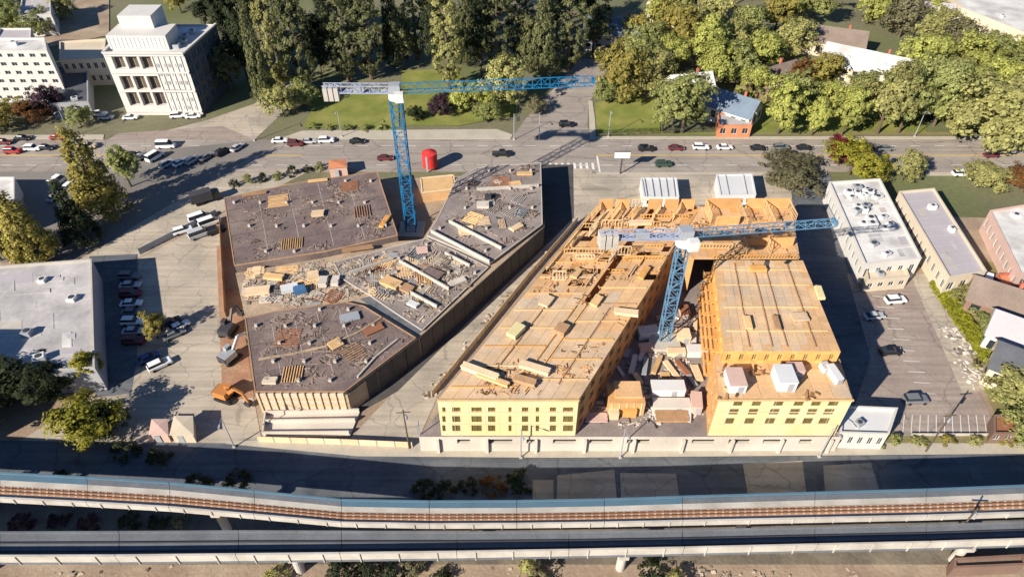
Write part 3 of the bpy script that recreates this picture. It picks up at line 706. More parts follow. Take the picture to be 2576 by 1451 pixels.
for a in ((700, 520, 6.02, 9, 5, .6, 14, 'lumber'), (880, 480, 6.02, 8, 4.5, .55, 12, 'rust'), (760, 610, 6.02, 10, 4, .5, 100, 'lumber'), (930, 530, 6.02, 7, 5, .6, 104, 'formwork'), (720, 870, 6.02, 8, 5, .6, 5, 'rust'), (900, 900, 6.02, 7, 4, .6, 40, 'formwork'), (760, 940, 6.02, 8, 4, .5, 95, 'lumber'), (1260, 470, 6.02, 8, 5, .6, 0, 'rust'), (1180, 560, 6.02, 8, 4, .55, -28, 'lumber'), (1300, 540, 6.02, 7, 4, .6, 50, 'concrete_pale'), (960, 670, 5.62, 8, 4, .5, -28, 'lumber'), (1060, 700, 5.62, 9, 5, .55, -28, 'rust'), (1130, 660, 5.62, 7, 4, .6, 60, 'concrete_pale'), (640, 700, 5.22, 8, 4, .5, 10, 'lumber_pale'), (720, 690, 5.22, 6, 5, .5, 8, 'lumber'), (680, 760, 5.22, 8, 5, .5, 6, 'concrete_pale')) + tuple((rnd.uniform(x0, x1), rnd.uniform(y0, y1), z, rnd.randint(3, 8), rnd.uniform(1.5, 4), rnd.uniform(.3, .6), rnd.choice([-28, 62, 10, 100]), rnd.choice(['lumber', 'rust', 'concrete_pale', 'lumber_pale', 'metal_grey', 'shade_joint_grey', 'concrete'])) for x0, x1, y0, y1, z, n in ((610, 830, 690, 770, 5.22, 26), (930, 1090, 650, 760, 5.62, 30), (1010, 1150, 640, 700, 5.62, 14), (1160, 1340, 440, 620, 6.02, 12)) for _ in range(n)): joists(*a)
b = MB()
for k in range(5):                                     # curved ramp kerb traced on the lower left slab
    pass
pts = [G(x, y, 6) for x, y in ((650, 905), (740, 890), (820, 872), (900, 838), (960, 800))]
for p, q in zip(pts, pts[1:]): b.bar((p.x, p.y, 6.12), (q.x, q.y, 6.12), .35, .35)
b.build('ramp_kerb', 'slab_tan', pk)
b = MB(); pts = [G(x, y, 6) for x, y in ((900, 950), (945, 900), (1000, 856))]
for p, q in zip(pts, pts[1:]): b.bar((p.x, p.y, 6.2), (q.x, q.y, 6.2), .3, .5)
b.build('upstand_wall', 'concrete', pk)
# pale concrete apron south of the slab
apr = MB().prism(gp([(668, 1042), (905, 1036), (880, 1096), (664, 1098)], .3), 0, .35).build('apron', 'concrete_pale', pk)
for (a, b_) in (((668, 1044), (905, 1038)), ((668, 1066), (895, 1062)), ((664, 1096), (880, 1094)), ((670, 1046), (664, 1096))):
    p, q = G(*a), G(*b_); MB().bar((p.x, p.y, .75), (q.x, q.y, .75), .3, .9).build('low_wall', 'concrete_pale', apr)
# tan wooden box by the crane pit and the slope behind it
bx = thing('formwork_box', 'tan wooden formwork box beside the blue crane mast', 'formwork', G(1100, 470))
P = gp([(1058, 448), (1140, 440), (1148, 474), (1062, 484)], 3.2)
MB().prism(P, 0, 3.0).build('panel', 'plywood', bx); MB().prism(inset(P, .4), 3.0, 3.2).build('lid', 'lumber', bx)
for i in range(4):
    a, b_ = ccw(P)[i], ccw(P)[(i + 1) % 4]; MB().bar((a[0], a[1], 3.1), (b_[0], b_[1], 3.1), .35, .35).build('edge_beam', 'lumber_pale', bx)

# ================================================================== tower cranes
def P2(X):
    v = Vector(X) - Vector((0, 0, CAMH)); w_ = v.dot(_F); return (1288 + FPX * v.x / w_, 725.5 - FPX * v.dot(_U) / w_)
def solve_top(base, ytop):
    lo, hi = 0, 120
    for _ in range(50):
        m = (lo + hi) / 2
        if P2((base.x, base.y, base.z + m))[1] > ytop: lo = m
        else: hi = m
    return base.z + lo
def lattice(b, a, c, wd, step, ch=.16, br=.09, up=Vector((0, 0, 1)), tri=False):
    a, c = Vector(a), Vector(c); L = (c - a).length; u = (c - a) / L
    ref = up if abs(u.dot(up)) < .9 else Vector((1, 0, 0)); x = u.cross(ref).normalized() * wd / 2; y = x.cross(u).normalized() * wd / 2
    cs = [x - y, -x - y, y * 1.2] if tri else [x + y, -x + y, -x - y, x - y]
    for q in cs: b.bar(a + q, c + q, ch, ch)
    n = max(1, round(L / step)); k_ = len(cs)
    for i in range(n):
        p0, p1 = a + u * (L * i / n), a + u * (L * (i + 1) / n)
        for j in range(k_):
            q, r = cs[j], cs[(j + 1) % k_]
            if i % 2: q, r = r, q
            b.bar(p0 + q, p1 + r, br, br); b.bar(p0 + cs[j], p0 + cs[(j + 1) % k_], br, br)
def crane(label, base, top, jib_tip, counter_tip, m_mast, m_jib, m_counter, wd=2.0, cabside=-1, jw=1.7):
    t = thing('tower_crane', label, 'crane', base)
    bz = base.z
    MB().box((base.x, base.y, bz + .4), (6, 6, .8)).build('footing', 'concrete', t)
    b = MB(); lattice(b, (base.x, base.y, bz + .8), (base.x, base.y, top - 2.4), wd, wd, .22, .11); b.build('mast', m_mast, t)
    MB().tube((base.x, base.y, top - 2.4), (base.x, base.y, top - .9), 1.5, n=14).build('slewing_ring', 'metal_white', t)
    j = Vector((jib_tip.x - base.x, jib_tip.y - base.y, 0)); c = Vector((counter_tip.x - base.x, counter_tip.y - base.y, 0)); u = j.normalized(); n = Vector((-u.y, u.x, 0))
    o = Vector((base.x, base.y, top))
    MB().box((o.x, o.y, top + .1), (2.3, 2.0, 1.7), math.atan2(u.y, u.x)).build('turntable', 'metal_grey', t)
    b = MB(); lattice(b, o + u * 1.2, o + j, jw, 1.9, .15, .075, tri=True); jb = b.build('jib', m_jib, t)
    MB().box(o + j, (.5, 1.6, .8), math.atan2(u.y, u.x)).build('jib_end', m_jib, jb)
    b = MB(); lattice(b, o - u * 1.2, o + c, jw * .9, 1.9, .15, .08)
    cj = b.build('counter_jib', m_counter, t)
    MB().bar(o - u * 1.2 + Vector((0, 0, -.9)), o + c + Vector((0, 0, -.9)), 1.5, .12).build('walkway', m_counter, cj)
    for k in range(3):
        q = o + c * (.82 + k * .075); MB().box((q.x, q.y, top - 1.1), (.9, 2.2, 2.8), math.atan2(u.y, u.x)).build('counterweight', 'concrete', t)
    q = o + n * cabside * 1.9 + u * .9
    cb = MB().box((q.x, q.y, top - 1.2), (1.8, 1.4, 2.0), math.atan2(u.y, u.x)).build('cab', 'metal_white', t)
    w_ = q + u * .92; MB().box((w_.x, w_.y, top - 1.0), (.06, 1.2, 1.1), math.atan2(u.y, u.x)).build('cab_window', 'glass_blue', cb)
    q = o + c * .5; MB().box((q.x, q.y, top - .1), (2.2, 1.3, 1.2), math.atan2(u.y, u.x)).build('winch', 'metal_grey', t)
    q = o + j * .62; tr = MB().box((q.x, q.y, top - 1.3), (1.6, 1.5, .35), math.atan2(u.y, u.x)).build('trolley', 'metal_dark', t)
    hk = MB(); hk.tube((q.x - .3, q.y, top - 1.4), (q.x - .3, q.y, top - 8), .03, n=4); hk.tube((q.x + .3, q.y, top - 1.4), (q.x + .3, q.y, top - 8), .03, n=4); hk.build('hoist_rope', 'metal_dark', tr)
    MB().box((q.x, q.y, top - 8.4), (.8, .4, .9)).build('hook_block', 'metal_dark', tr)
    return t
b1 = G(1036, 582, 0); t1 = solve_top(b1, 222)
crane('tall blue tower crane rising from the pit of the brown concrete slabs', b1, t1, G(1492, 203, t1), G(812, 222, t1), 'crane_blue', 'crane_blue', 'crane_grey', wd=2.4)
b2 = G(1668, 857, PODZ); t2 = solve_top(b2, 586)
crane('blue grey tower crane standing in the courtyard of the wood framed building', b2, t2, G(2100, 558, t2), G(1508, 590, t2), 'crane_steel', 'crane_steel', 'crane_grey', wd=1.9, jw=1.25)
# ================================================================== elevated guideways
def guideway(label, near, far, zd, wall_near, wall_far, deck_m, rail_m, blue=False, piers=True):
    N = [G(x, y, zd) for x, y in near]; F_ = [G(x, y, zd) for x, y in far]
    t = thing('elevated_guideway', label, 'guideway', (N[len(N) // 2].x, N[len(N) // 2].y, 0))
    n = len(N)
    for i in range(n - 1):
        a, b, c, d_ = N[i], N[i + 1], F_[i + 1], F_[i]
        e = (b - a).normalized() * .04
        a, d_ = a + e, d_ + e; b, c = b - e, c - e
        dk = MB().prism([a, b, c, d_], zd - .6, zd).build('deck', deck_m, t)
        cen = lambda f, g_: a.lerp(b, f).lerp(d_.lerp(c, f), g_)
        # girder under the deck, dark tone painted in as shade
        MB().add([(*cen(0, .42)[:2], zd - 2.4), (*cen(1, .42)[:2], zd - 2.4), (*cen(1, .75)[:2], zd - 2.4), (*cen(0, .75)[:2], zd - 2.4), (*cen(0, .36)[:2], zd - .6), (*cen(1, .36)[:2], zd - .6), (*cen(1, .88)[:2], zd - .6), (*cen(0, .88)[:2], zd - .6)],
                 [(0, 3, 2, 1), (0, 1, 5, 4), (1, 2, 6, 5), (2, 3, 7, 6), (3, 0, 4, 7)]).build('girder', 'shade_joint_grey', dk)
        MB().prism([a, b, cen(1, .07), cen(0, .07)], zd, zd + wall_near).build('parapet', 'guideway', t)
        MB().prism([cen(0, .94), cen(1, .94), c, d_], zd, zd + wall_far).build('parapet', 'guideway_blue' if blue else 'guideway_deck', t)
        wm_ = 'guideway_blue' if i in (1, 2, 6, 7, 8, 9) else 'guideway_deck'
        if blue:
            MB().prism([cen(0, .74), cen(1, .74), cen(1, .93), cen(0, .93)], zd + .01, zd + .12).build('walkway', wm_, t)
        for g_ in ((.30, .42) if blue else (.35, .62)):
            p, q = cen(0, g_), cen(1, g_); MB().bar((p.x, p.y, zd + .12), (q.x, q.y, zd + .12), .16, .18).build('rail', rail_m, t)
        if blue:
            MB().prism([cen(0, .22), cen(1, .22), cen(1, .52), cen(0, .52)], zd + .004, zd + .03).build('track_bed', 'track_bed', t)
        ti = MB()
        for k in range(int((b - a).length / 1.1)):
            f = (k + .5) / int((b - a).length / 1.1); ti.bar(cen(f, .25) + Vector((0, 0, .05)), cen(f, .5) + Vector((0, 0, .05)), .3, .07)
        if blue: ti.build('ties', 'tarp_beige', t)['kind'] = 'stuff'
        for k in range(3):                             # joint posts along the near parapet
            p = a.lerp(b, (k + .5) / 3); MB().box((p.x, p.y - .06, zd + wall_near / 2 - .3), (.14, .16, wall_near + .5)).build('parapet_rib', 'guideway', t)
        if piers and i % 3 == 1:
            p = cen(.5, .5); pr = MB().tube((p.x, p.y, 0), (p.x, p.y, zd - 3.2), .7, n=14).build('pier', 'guideway', t)
            MB().box((p.x, p.y, zd - 2.8), (1.4, 2.2, .8)).build('pier_cap', 'guideway', pr)
    return t
guideway('far elevated rail guideway with rusty brown track and blue grey walkway', [(-480, 1230), (-200, 1246), (0, 1258), (220, 1269), (427, 1281), (640, 1300), (859, 1320), (1080, 1324), (1300, 1323), (1520, 1320), (1717, 1316), (2050, 1309), (2330, 1303), (2576, 1295), (3000, 1282)],
         [(-480, 1162), (-200, 1178), (0, 1190), (220, 1202), (427, 1215), (640, 1236), (859, 1258), (1080, 1262), (1300, 1261), (1520, 1257), (1717, 1250), (2050, 1240), (2330, 1232), (2576, 1222), (3000, 1206)], 9.0, .55, .5, 'guideway', 'steel_rail', blue=True)
guideway('near elevated rail guideway with pale parapet at the bottom edge', [(-480, 1414), (-200, 1414), (0, 1414), (300, 1413), (600, 1410), (859, 1407), (1150, 1403), (1430, 1398), (1717, 1392), (2050, 1384), (2330, 1378), (2576, 1370), (3000, 1360)],
         [(-480, 1338), (-200, 1338), (0, 1338), (300, 1337), (600, 1335), (859, 1336), (1150, 1338), (1430, 1337), (1717, 1333), (2050, 1326), (2330, 1320), (2576, 1312), (3000, 1300)], 8.0, 1.7, .3, 'guideway_deck', 'metal_dark')

# ================================================================== other buildings
def quad_b(px, z): return [(p.x, p.y) for p in gp(px, z)]
# white office block
OZ = 19.8
f0, f1 = G(322, 290), G(512, 290)
yo = (f0.y + f1.y) / 2; ox0, ox1 = f0.x, f1.x; Wd = ox1 - ox0
off = thing('office_block', 'white office block with deep square windows and rooftop penthouse', 'building', ((ox0 + ox1) / 2, yo + 9, 0))
hol = []
cw = Wd * .52 / 3
for r, (z0, z1) in enumerate(((3.2, 7.6), (8.4, 12.8), (15.0, 18.8))):
    for k in range(3):
        for q in ((.08, .92),): hol.append((Wd * .07 + k * cw + cw * .08, Wd * .07 + k * cw + cw * .90, z0, z1))
wl = MB()
facade(off, (ox0, yo), (ox1, yo), 0, OZ, hol, 'white_wall', 'white_wall', 'window_brown', depth=1.3, wall_mb=wl, mull=1)
facade(off, (ox1, yo), (ox1 + 2.5, yo + 22), 0, OZ, grid_holes(22, 1, OZ - 1, 6, 5, .7, .6), 'roof_dark', 'metal_grey', 'glass_blue', name='east_wall')  # dark wall colour paints in the shade on this side
facade(off, (ox1 + 2.5, yo + 22), (ox0 - 1.5, yo + 22), 0, OZ, [], 'white_wall', wall_mb=wl)
facade(off, (ox0 - 1.5, yo + 22), (ox0, yo), 0, OZ, grid_holes(22, 1, OZ - 1, 5, 5, .5, .45), 'cream_wall', 'metal_white', 'glass', wall_mb=wl)
wl.build('wall', 'white_wall', off)
MB().prism([(ox0 + .3, yo + .3), (ox1 - .3, yo + .3), (ox1 + 2.2, yo + 21.7), (ox0 - 1.2, yo + 21.7)], OZ - .9, OZ - .5).build('roof', 'roof_white', off)
for a, b_ in (((ox0, yo), (ox1, yo)), ((ox1, yo), (ox1 + 2.5, yo + 22)), ((ox0 - 1.5, yo + 22), (ox0, yo))):
    MB().bar((*a, OZ + .15), (*b_, OZ + .15), .7, .5).build('cornice', 'white_wall', off)
# fine ribs and small vents on the right half of the front
for k in range(5):
    for r in range(6):
        x = ox0 + Wd * (.63 + k * .07); z = 2.6 + r * 2.7
        vnt = MB().box((x + .1 * rnd.uniform(-1, 1), yo - .04, z), (.75, .16, 1.1)).build('louvre', 'grey_wall' if rnd.random() < .55 else 'white_wall', off)
for k in range(6):
    x = ox0 + Wd * (.595 + k * .07); MB().box((x, yo - .1, 10), (.14, .2, OZ - 1.5)).build('fin', 'white_wall', off)
for z in (1.3, 8.0, 13.9, 19.2): MB().box(((ox0 + ox1) / 2, yo - .12, z), (Wd - .2, .24, .5)).build('string_course', 'white_wall', off)
pz = MB().box((ox0 + Wd * .40, yo + 8, OZ + 1.6), (Wd * .74, 9, 4.4)).build('penthouse', 'white_wall', off)
for k in range(14): MB().box((ox0 + Wd * (.05 + k * .052), yo + 3.46, OZ + 1.5), (.35, .1, 3.6)).build('louvre_fin', 'metal_white', pz)
MB().box((ox0 + Wd * .34, yo + 13.5, OZ + 4), (Wd * .42, 9, 7)).build('stair_tower', 'white_wall', off)
for k in range(4): hvac(off, ox0 + Wd * (.84 + .04 * (k % 2)), yo + 5 + k * 3.6, OZ - .5, 1.8, 1.6, 1.2)
# west white block, dark courtyard block, far grey roofs
flat_building('office_block', 'white west office with ruled front and blue shaded side at left edge', 'building', quad_b([(-190, 128), (118, 128), (112, 96), (-170, 96)], 17), 17, 'white_wall', 'roof_white', {0: (11, 6, .5, .42)}, units=3)
flat_building('low_block', 'low dark roofed block between the two white offices', 'building', quad_b([(122, 262), (222, 256), (220, 165), (125, 168)], 5), 5, 'grey_wall', 'roof_dark', {0: (5, 1, .5, .5)}, units=1)
flat_building('annex', 'tan flat roofed annex behind the dark low block', 'building', quad_b([(150, 152), (262, 148), (266, 98), (150, 105)], 9), 9, 'cream_wall', 'tarp_beige', {0: (6, 2, .5, .45)})
flat_building('house', 'small grey roofed block behind the white west office', 'building', quad_b([(-20, 104), (76, 102), (78, 72), (0, 72)], 9), 9, 'white_wall', 'roof_lilac', {0: (4, 2, .5, .45)})
flat_building('house', 'white flat house at the top left among dark trees', 'building', quad_b([(48, 40), (128, 36), (126, -6), (55, -4)], 8), 8, 'white_wall', 'roof_grey', {0: (4, 2, .5, .45)})
flat_building('shop', 'pale shop beside the yellow conifers at the left edge', 'building', quad_b([(-120, 560), (36, 552), (36, 446), (-120, 446)], 5), 5, 'white_wall', 'roof_white', {0: (6, 1, .5, .5)}, units=2)
# big warehouse on the left with the light grey roof
wz = 6.5
flat_building('warehouse', 'large warehouse with worn light grey roof at left', 'building', quad_b([(-170, 950), (238, 925), (230, 652), (-170, 682)], wz), wz, 'grey_wall', 'roof_grey', {}, units=7, parm='concrete', patches=26)
# right hand buildings
flat_building('workshop', 'long white roofed workshop crowded with rooftop equipment', 'building', quad_b([(2176, 664), (2318, 650), (2214, 450), (2086, 458)], 6), 6, 'white_wall', 'roof_white', {3: (12, 1, .4, .4), 0: (5, 1, .45, .45)}, units=26, joints=7, jm='metal_white', patches=10)
flat_building('workshop_annex', 'low tan annex at the south end of the white workshop', 'building', quad_b([(2182, 705), (2288, 696), (2276, 664), (2178, 672)], 3.6), 3.6, 'cream_wall', 'tarp_beige', {0: (4, 1, .5, .4)}, units=1)
flat_building('strip_building', 'long narrow building with lilac grey roof and cream edge', 'building', quad_b([(2388, 698), (2482, 682), (2350, 474), (2262, 482)], 6), 6, 'cream_wall', 'roof_lilac', {3: (12, 1, .4, .4), 0: (3, 1, .5, .4)}, units=2, parm='cream_wall', joints=9, jm='roof_lilac', patches=5)
flat_building('corner_store', 'white roofed store with pinkish wall at the right edge', 'building', quad_b([(2568, 690), (2760, 660), (2640, 505), (2490, 530)], 6), 6, 'tarp_pink', 'roof_white', {3: (9, 1, .4, .4), 0: (5, 1, .45, .45)}, units=5)
flat_building('brick_annex', 'small red brick annex below the pinkish store', 'building', quad_b([(2520, 722), (2600, 710), (2588, 680), (2508, 690)], 3), 3, 'brick_red', 'brick_orange', {0: (3, 1, .5, .4)})
flat_building('pavilion', 'small white flat roofed pavilion beside the yellow street front', 'building', quad_b([(2112, 1088), (2236, 1092), (2258, 1026), (2122, 1020)], 4.5), 4.5, 'white_wall', 'metal_white', {0: (5, 1, .5, .5)}, units=1)
flat_building('brick_kiosk', 'red brown brick kiosk at the lower right bushes', 'building', quad_b([(2500, 1090), (2560, 1090), (2556, 1040), (2500, 1044)], 2.8), 2.8, 'brown_wall', 'rust', {0: (2, 1, .5, .5)})
flat_building('storage_block', 'white flat storage block in the top right corner', 'building', quad_b([(2420, 20), (2700, 130), (2800, 20), (2600, -60), (2380, -30)], 9), 9, 'cream_wall', 'roof_white', {}, units=3)
flat_building('brick_hall', 'small orange brick house with pale roof beside the far lawn', 'building', quad_b([(1808, 316), (1892, 316), (1888, 285), (1806, 285)], 4), 4, 'brick_orange', 'roof_grey', {0: (3, 1, .5, .5)})
def house_px(label, x, y, L, Wd, rz, eave, ridge, wm, rm, name='gable_house', **k):
    p = G(x, y, eave); gable_house(name, label, p.x, p.y, L, Wd, rz, eave, ridge, wm, rm, **k)
house_px('house with pale tiled gable roof ringed by round trees', 2180, 158, 27, 15, R(-32), 6, 10, 'cream_wall', 'roof_white', skylight=2)
house_px('house with white gable roof behind the tall olive trees', 1735, 212, 13, 9, R(12), 6, 9.5, 'white_wall', 'roof_white')
house_px('house with blue slate roof at the top centre', 1548, 70, 22, 14, R(-8), 6, 10, 'grey_wall', 'roof_blue', skylight=3)
house_px('house with blue grey roof beside the orange brick house', 1840, 262, 16, 10, R(-38), 5, 8.5, 'white_wall', 'roof_blue')
house_px('brown roofed house among the upper right trees', 2100, 95, 20, 12, R(-20), 5, 8.5, 'cream_wall', 'roof_brown')
house_px('brown roofed house at the right edge above the road', 2540, 225, 20, 13, R(20), 5, 9, 'cream_wall', 'roof_brown')
house_px('dark roofed house at the top right of centre', 1700, 18, 20, 12, R(5), 6, 10, 'cream_wall', 'roof_dark')
house_px('brown roofed house hidden behind the left row of right trees', 1950, 190, 16, 11, R(30), 5, 8.5, 'brown_wall', 'roof_brown')
house_px('grey roofed house beside the bright lawn at the right edge', 2585, 840, 13, 9, R(-35), 5, 8, 'white_wall', 'roof_lilac')
house_px('grey roofed house at right above the lower bushes', 2590, 920, 12, 9, R(-35), 5, 8, 'cream_wall', 'roof_dark')
house_px('brown house behind the clipped hedge', 2520, 745, 12, 9, R(-32), 4.5, 7.5, 'brown_wall', 'roof_brown')
house_px('grey gable house at the top right beyond the trees', 2330, 30, 18, 11, R(-10), 5, 8.5, 'cream_wall', 'roof_lilac')
# site cabins north of the wood framed building
def cabin(label, px, z, seams):
    P = quad_b(px, z); t = flat_building('site_cabin', label, 'cabin', P, z, 'metal_white', 'metal_white', {0: (3, 1, .4, .4)}, par=.1, group='white site cabins')
    C = ccw(P); a, b, c, d_ = [Vector((*q, z + .06)) for q in C]
    for k in range(seams):
        f = (k + .5) / seams; MB().bar(a.lerp(b, f), d_.lerp(c, f), .18, .12).build('roof_rib', 'metal_grey' if seams > 4 else 'roof_grey', t)
cabin('white site cabin with ribbed roof, left of the two behind the framing', [(1620, 496), (1708, 496), (1702, 448), (1612, 448)], 3.5, 5)
cabin('white site cabin with plain roof, right of the two behind the framing', [(1812, 492), (1902, 490), (1892, 438), (1802, 440)], 3.8, 2)
# tents, hut, sheds
def shed(label, px, z, wm, rm, name='shed'):
    P = quad_b(px, z); cx = sum(p[0] for p in P) / len(P); cy = sum(p[1] for p in P) / len(P)
    t = thing(name, label, name, (cx, cy, 0)); MB().prism(P, 0, z).build('wall', wm, t)
    o = inset(P, -.25); n = len(o); apex = (cx, cy, z + .35)
    MB().add([(p[0], p[1], z + .02) for p in o] + [apex], [(i, (i + 1) % n, n) for i in range(n)] + [tuple(range(n))[::-1]]).build('roof', rm, t)
    MB().box((cx, min(p[1] for p in P) - .03, z * .42), (1.1, .08, z * .8)).build('door', 'grey_wall', t); return t
shed('pinkish tent roofed shed, left of the two beside the south road', [(378, 1090), (420, 1092), (418, 1056), (384, 1056)], 2.4, 'tarp_pink', 'tarp_pink')
shed('beige tent roofed shed, right of the two beside the south road', [(430, 1092), (484, 1092), (482, 1048), (440, 1048)], 2.6, 'tarp_beige', 'tarp_beige')
shed('salmon pink shed behind the upper edge of the brown slab', [(828, 424), (872, 420), (868, 402), (830, 404)], 3, 'tarp_pink', 'brick_orange')
# red tank on green stand
rt = thing('red_tank', 'bright red round tank on a green stand beside the crane', 'tank', G(1083, 424))
q = G(1083, 424); k_ = MB()
for a in range(4): k_.bar((q.x + 1.4 * math.cos(a * 1.57 + .78), q.y + 1.4 * math.sin(a * 1.57 + .78), 0), (q.x + 1.4 * math.cos(a * 1.57 + .78), q.y + 1.4 * math.sin(a * 1.57 + .78), 1.0), .35)
k_.build('stand', 'green_paint', rt); MB().tube((q.x, q.y, .9), (q.x, q.y, 5.0), 2.1, n=24).build('shell', 'red', rt); MB().tube((q.x, q.y, 5.0), (q.x, q.y, 5.7), 2.1, .5, n=24).build('dome', 'red', rt)
MB().box((q.x - .6, q.y - 2.12, 2.6), (.5, .12, 4.6)).build('ladder', 'metal_grey', rt)
# unseen block added at the lower left to shade the warehouse roof
flat_building('unseen_block', 'unseen block beyond the left edge, sized to shade the warehouse roof', 'building', [(-142, 56), (-112, 56), (-112, 80), (-142, 80)], 19, 'cream_wall', 'roof_grey', {0: (7, 6, .5, .45), 1: (6, 6, .5, .45)})
# ================================================================== trees
def crown_mesh(kind, seed, leaf=.54):
    r = random.Random(seed); b = MB()
    if kind == 'poplar': H_, Wd, nc, per = 32, 9.5, 170, 56
    elif kind == 'round': H_, Wd, nc, per = 13, 13, 140, 62
    elif kind == 'oval': H_, Wd, nc, per = 17, 11, 150, 58
    elif kind == 'conifer': H_, Wd, nc, per = 25, 12, 210, 54
    else: H_, Wd, nc, per = 3.2, 4.5, 36, 44
    lobes = [(r.uniform(0, 6.28), r.uniform(.25, .9), r.uniform(.75, 1.12)) for _ in range(9)]
    blobs = None
    if kind in ('round', 'oval'):
        blobs = []
        for q in range(r.randint(8, 12)):
            f = r.uniform(.18, .8); a = r.uniform(0, 6.28); ro = Wd * r.uniform(.14, .36) * (1.15 - abs(f - .45))
            blobs.append((Vector((ro * math.cos(a), ro * math.sin(a), H_ * (.16 + .84 * f))), Wd * r.uniform(.17, .30)))
        blobs.append((Vector((0, 0, H_ * .8)), Wd * .2)); blobs.append((Vector((0, 0, H_ * .5)), Wd * .26))
    base = .06 if kind in ('poplar', 'conifer') else (.0 if kind == 'shrub' else .16)
    for k in range(nc):
        f = r.random()
        if kind == 'conifer': f = 1 - math.sqrt(r.random()) * .98; prof = (1 - f) ** .85
        elif kind == 'poplar': prof = min(1, (f / .22) ** .5) * (1 - max(0, (f - .45) / .55) ** 1.8) ** .6
        else: prof = math.sqrt(max(0, 1 - (2 * f - 1) ** 2)) if kind != 'shrub' else math.sqrt(max(0, 1 - f * f))
        th = r.uniform(0, 6.28)
        k_ = 1.0
        for a, h, q in lobes:
            d_ = abs((th - a + math.pi) % (2 * math.pi) - math.pi)
            if d_ < .6 and abs(f - h) < .22: k_ = q
        rr = Wd / 2 * prof * k_ * (1 - .45 * r.random() ** 2.2) * r.uniform(.86, 1.04)
        c = Vector((rr * math.cos(th), rr * math.sin(th), H_ * (base + (1 - base) * f)))
        cr = (Wd * .10 if kind in ('poplar', 'conifer') else Wd * .115) * r.uniform(.7, 1.3)
        if blobs:
            bc, br = r.choice(blobs); dv = Vector((r.gauss(0, 1), r.gauss(0, 1), r.gauss(0, 1) + .25)).normalized()
            c = bc + dv * br * r.uniform(.7, 1.05); cr = Wd * r.uniform(.05, .13)
        for _ in range(per):
            d_ = Vector((r.gauss(0, 1), r.gauss(0, 1), r.gauss(0, .8))); d_ = d_.normalized() * cr * r.random() ** .4
            p = c + d_; s = leaf * (.4 + 1.15 * r.random() ** 1.6) * (.55 if kind == 'shrub' else 1)
            ax = Vector((p.x, p.y, (p.z - H_ * .4) * .5)); n = (d_.normalized() * .7 + (ax.normalized() if ax.length > .1 else d_.normalized()) * .8 + Vector((r.uniform(-.6, .6), r.uniform(-.6, .6), r.uniform(-.3, .8)))).normalized()
            x = n.cross(Vector((r.uniform(-1, 1), r.uniform(-1, 1), r.uniform(-1, 1)))).normalized(); y = n.cross(x)
            b.add([p - x * s / 2, p + y * s * .42, p + x * s / 2, p - y * s * .42], [(0, 1, 2, 3)])
    me = b.mesh('crown_' + kind); me.materials.append(M['leaf_olive']); return me, H_, Wd
def trunk_mesh(H_, Wd, seed, kind):
    r = random.Random(seed); b = MB(); r0 = H_ * .018 + .1
    top = H_ * (.85 if kind in ('poplar', 'conifer') else .6)
    pts = [Vector((0, 0, -.2)), Vector((r.uniform(-.1, .1), r.uniform(-.1, .1), top * .4)), Vector((r.uniform(-.3, .3), r.uniform(-.3, .3), top))]
    b.tube(pts[0], pts[1], r0, r0 * .7, 7); b.tube(pts[1], pts[2], r0 * .7, r0 * .2, 7)
    for k in range(7 if kind != 'shrub' else 4):
        h = top * r.uniform(.3, .9); th = r.uniform(0, 6.28); L = Wd * .36
        b.tube((0, 0, h), (L * math.cos(th), L * math.sin(th), h + L * .55), r0 * .35, r0 * .08, 5)
    me = b.mesh('trunk_' + kind); me.materials.append(M['bark']); return me
PROTO = {}
for kind, nv in (('poplar', 3), ('round', 5), ('oval', 4), ('conifer', 3), ('shrub', 3)):
    PROTO[kind] = []
    for v in range(nv):
        cm, H_, Wd = crown_mesh(kind, 31 + v * 7 + len(kind)); PROTO[kind].append((cm, trunk_mesh(H_, Wd, v, kind), H_, Wd))
tcount = [0]
def tree(x, y, h, wd, kind, leaf, label, group=None, z=0.0, world=False, name=None):
    p = Vector((x, y, z)) if world else G(x, y, z)
    tcount[0] += 1; cm, tm, H_, Wd = PROTO[kind][tcount[0] % len(PROTO[kind])]
    t = thing(name or {'poplar': 'poplar_tree', 'conifer': 'conifer_tree', 'shrub': 'shrub'}.get(kind, 'leafy_tree'), label, 'shrub' if kind == 'shrub' else 'tree', p, rnd.uniform(0, 6.28), group=group)
    t.scale = (wd / Wd, wd / Wd, h / H_)
    obj('trunk', tm, t); obj('crown', cm, t, m=leaf)
    return t
g1 = 'tall poplars behind the lawn'
for i, (x, y, h, wd, lf) in enumerate([(672, 262, 34, 9, 'leaf_olive'), (715, 225, 36, 9, 'leaf_khaki'), (770, 236, 35, 10, 'leaf_olive'), (835, 165, 33, 10, 'leaf_dark'), (878, 205, 33, 11, 'leaf_olive'), (935, 200, 34, 11, 'leaf_olive'), (995, 168, 34, 10, 'leaf_dark'), (1050, 150, 32, 10, 'leaf_olive'), (1130, 226, 33, 10, 'leaf_khaki'), (1175, 165, 34, 10, 'leaf_olive'), (1250, 190, 33, 11, 'leaf_olive'), (1305, 150, 33, 10, 'leaf_dark'), (1365, 196, 31, 12, 'leaf_olive'), (1428, 180, 30, 11, 'leaf_olive')]):
    if lf == 'leaf_olive': lf = 'leaf_forest'
    tree(x, y, h * 1.06, wd * .95, 'poplar' if i % 3 else 'conifer', lf, f'tall {"dark green" if lf == "leaf_dark" else "olive green"} columnar tree, {ORD[i]} from the left in the belt behind the lawn', g1)
g2 = 'dark trees in the poplar belt'
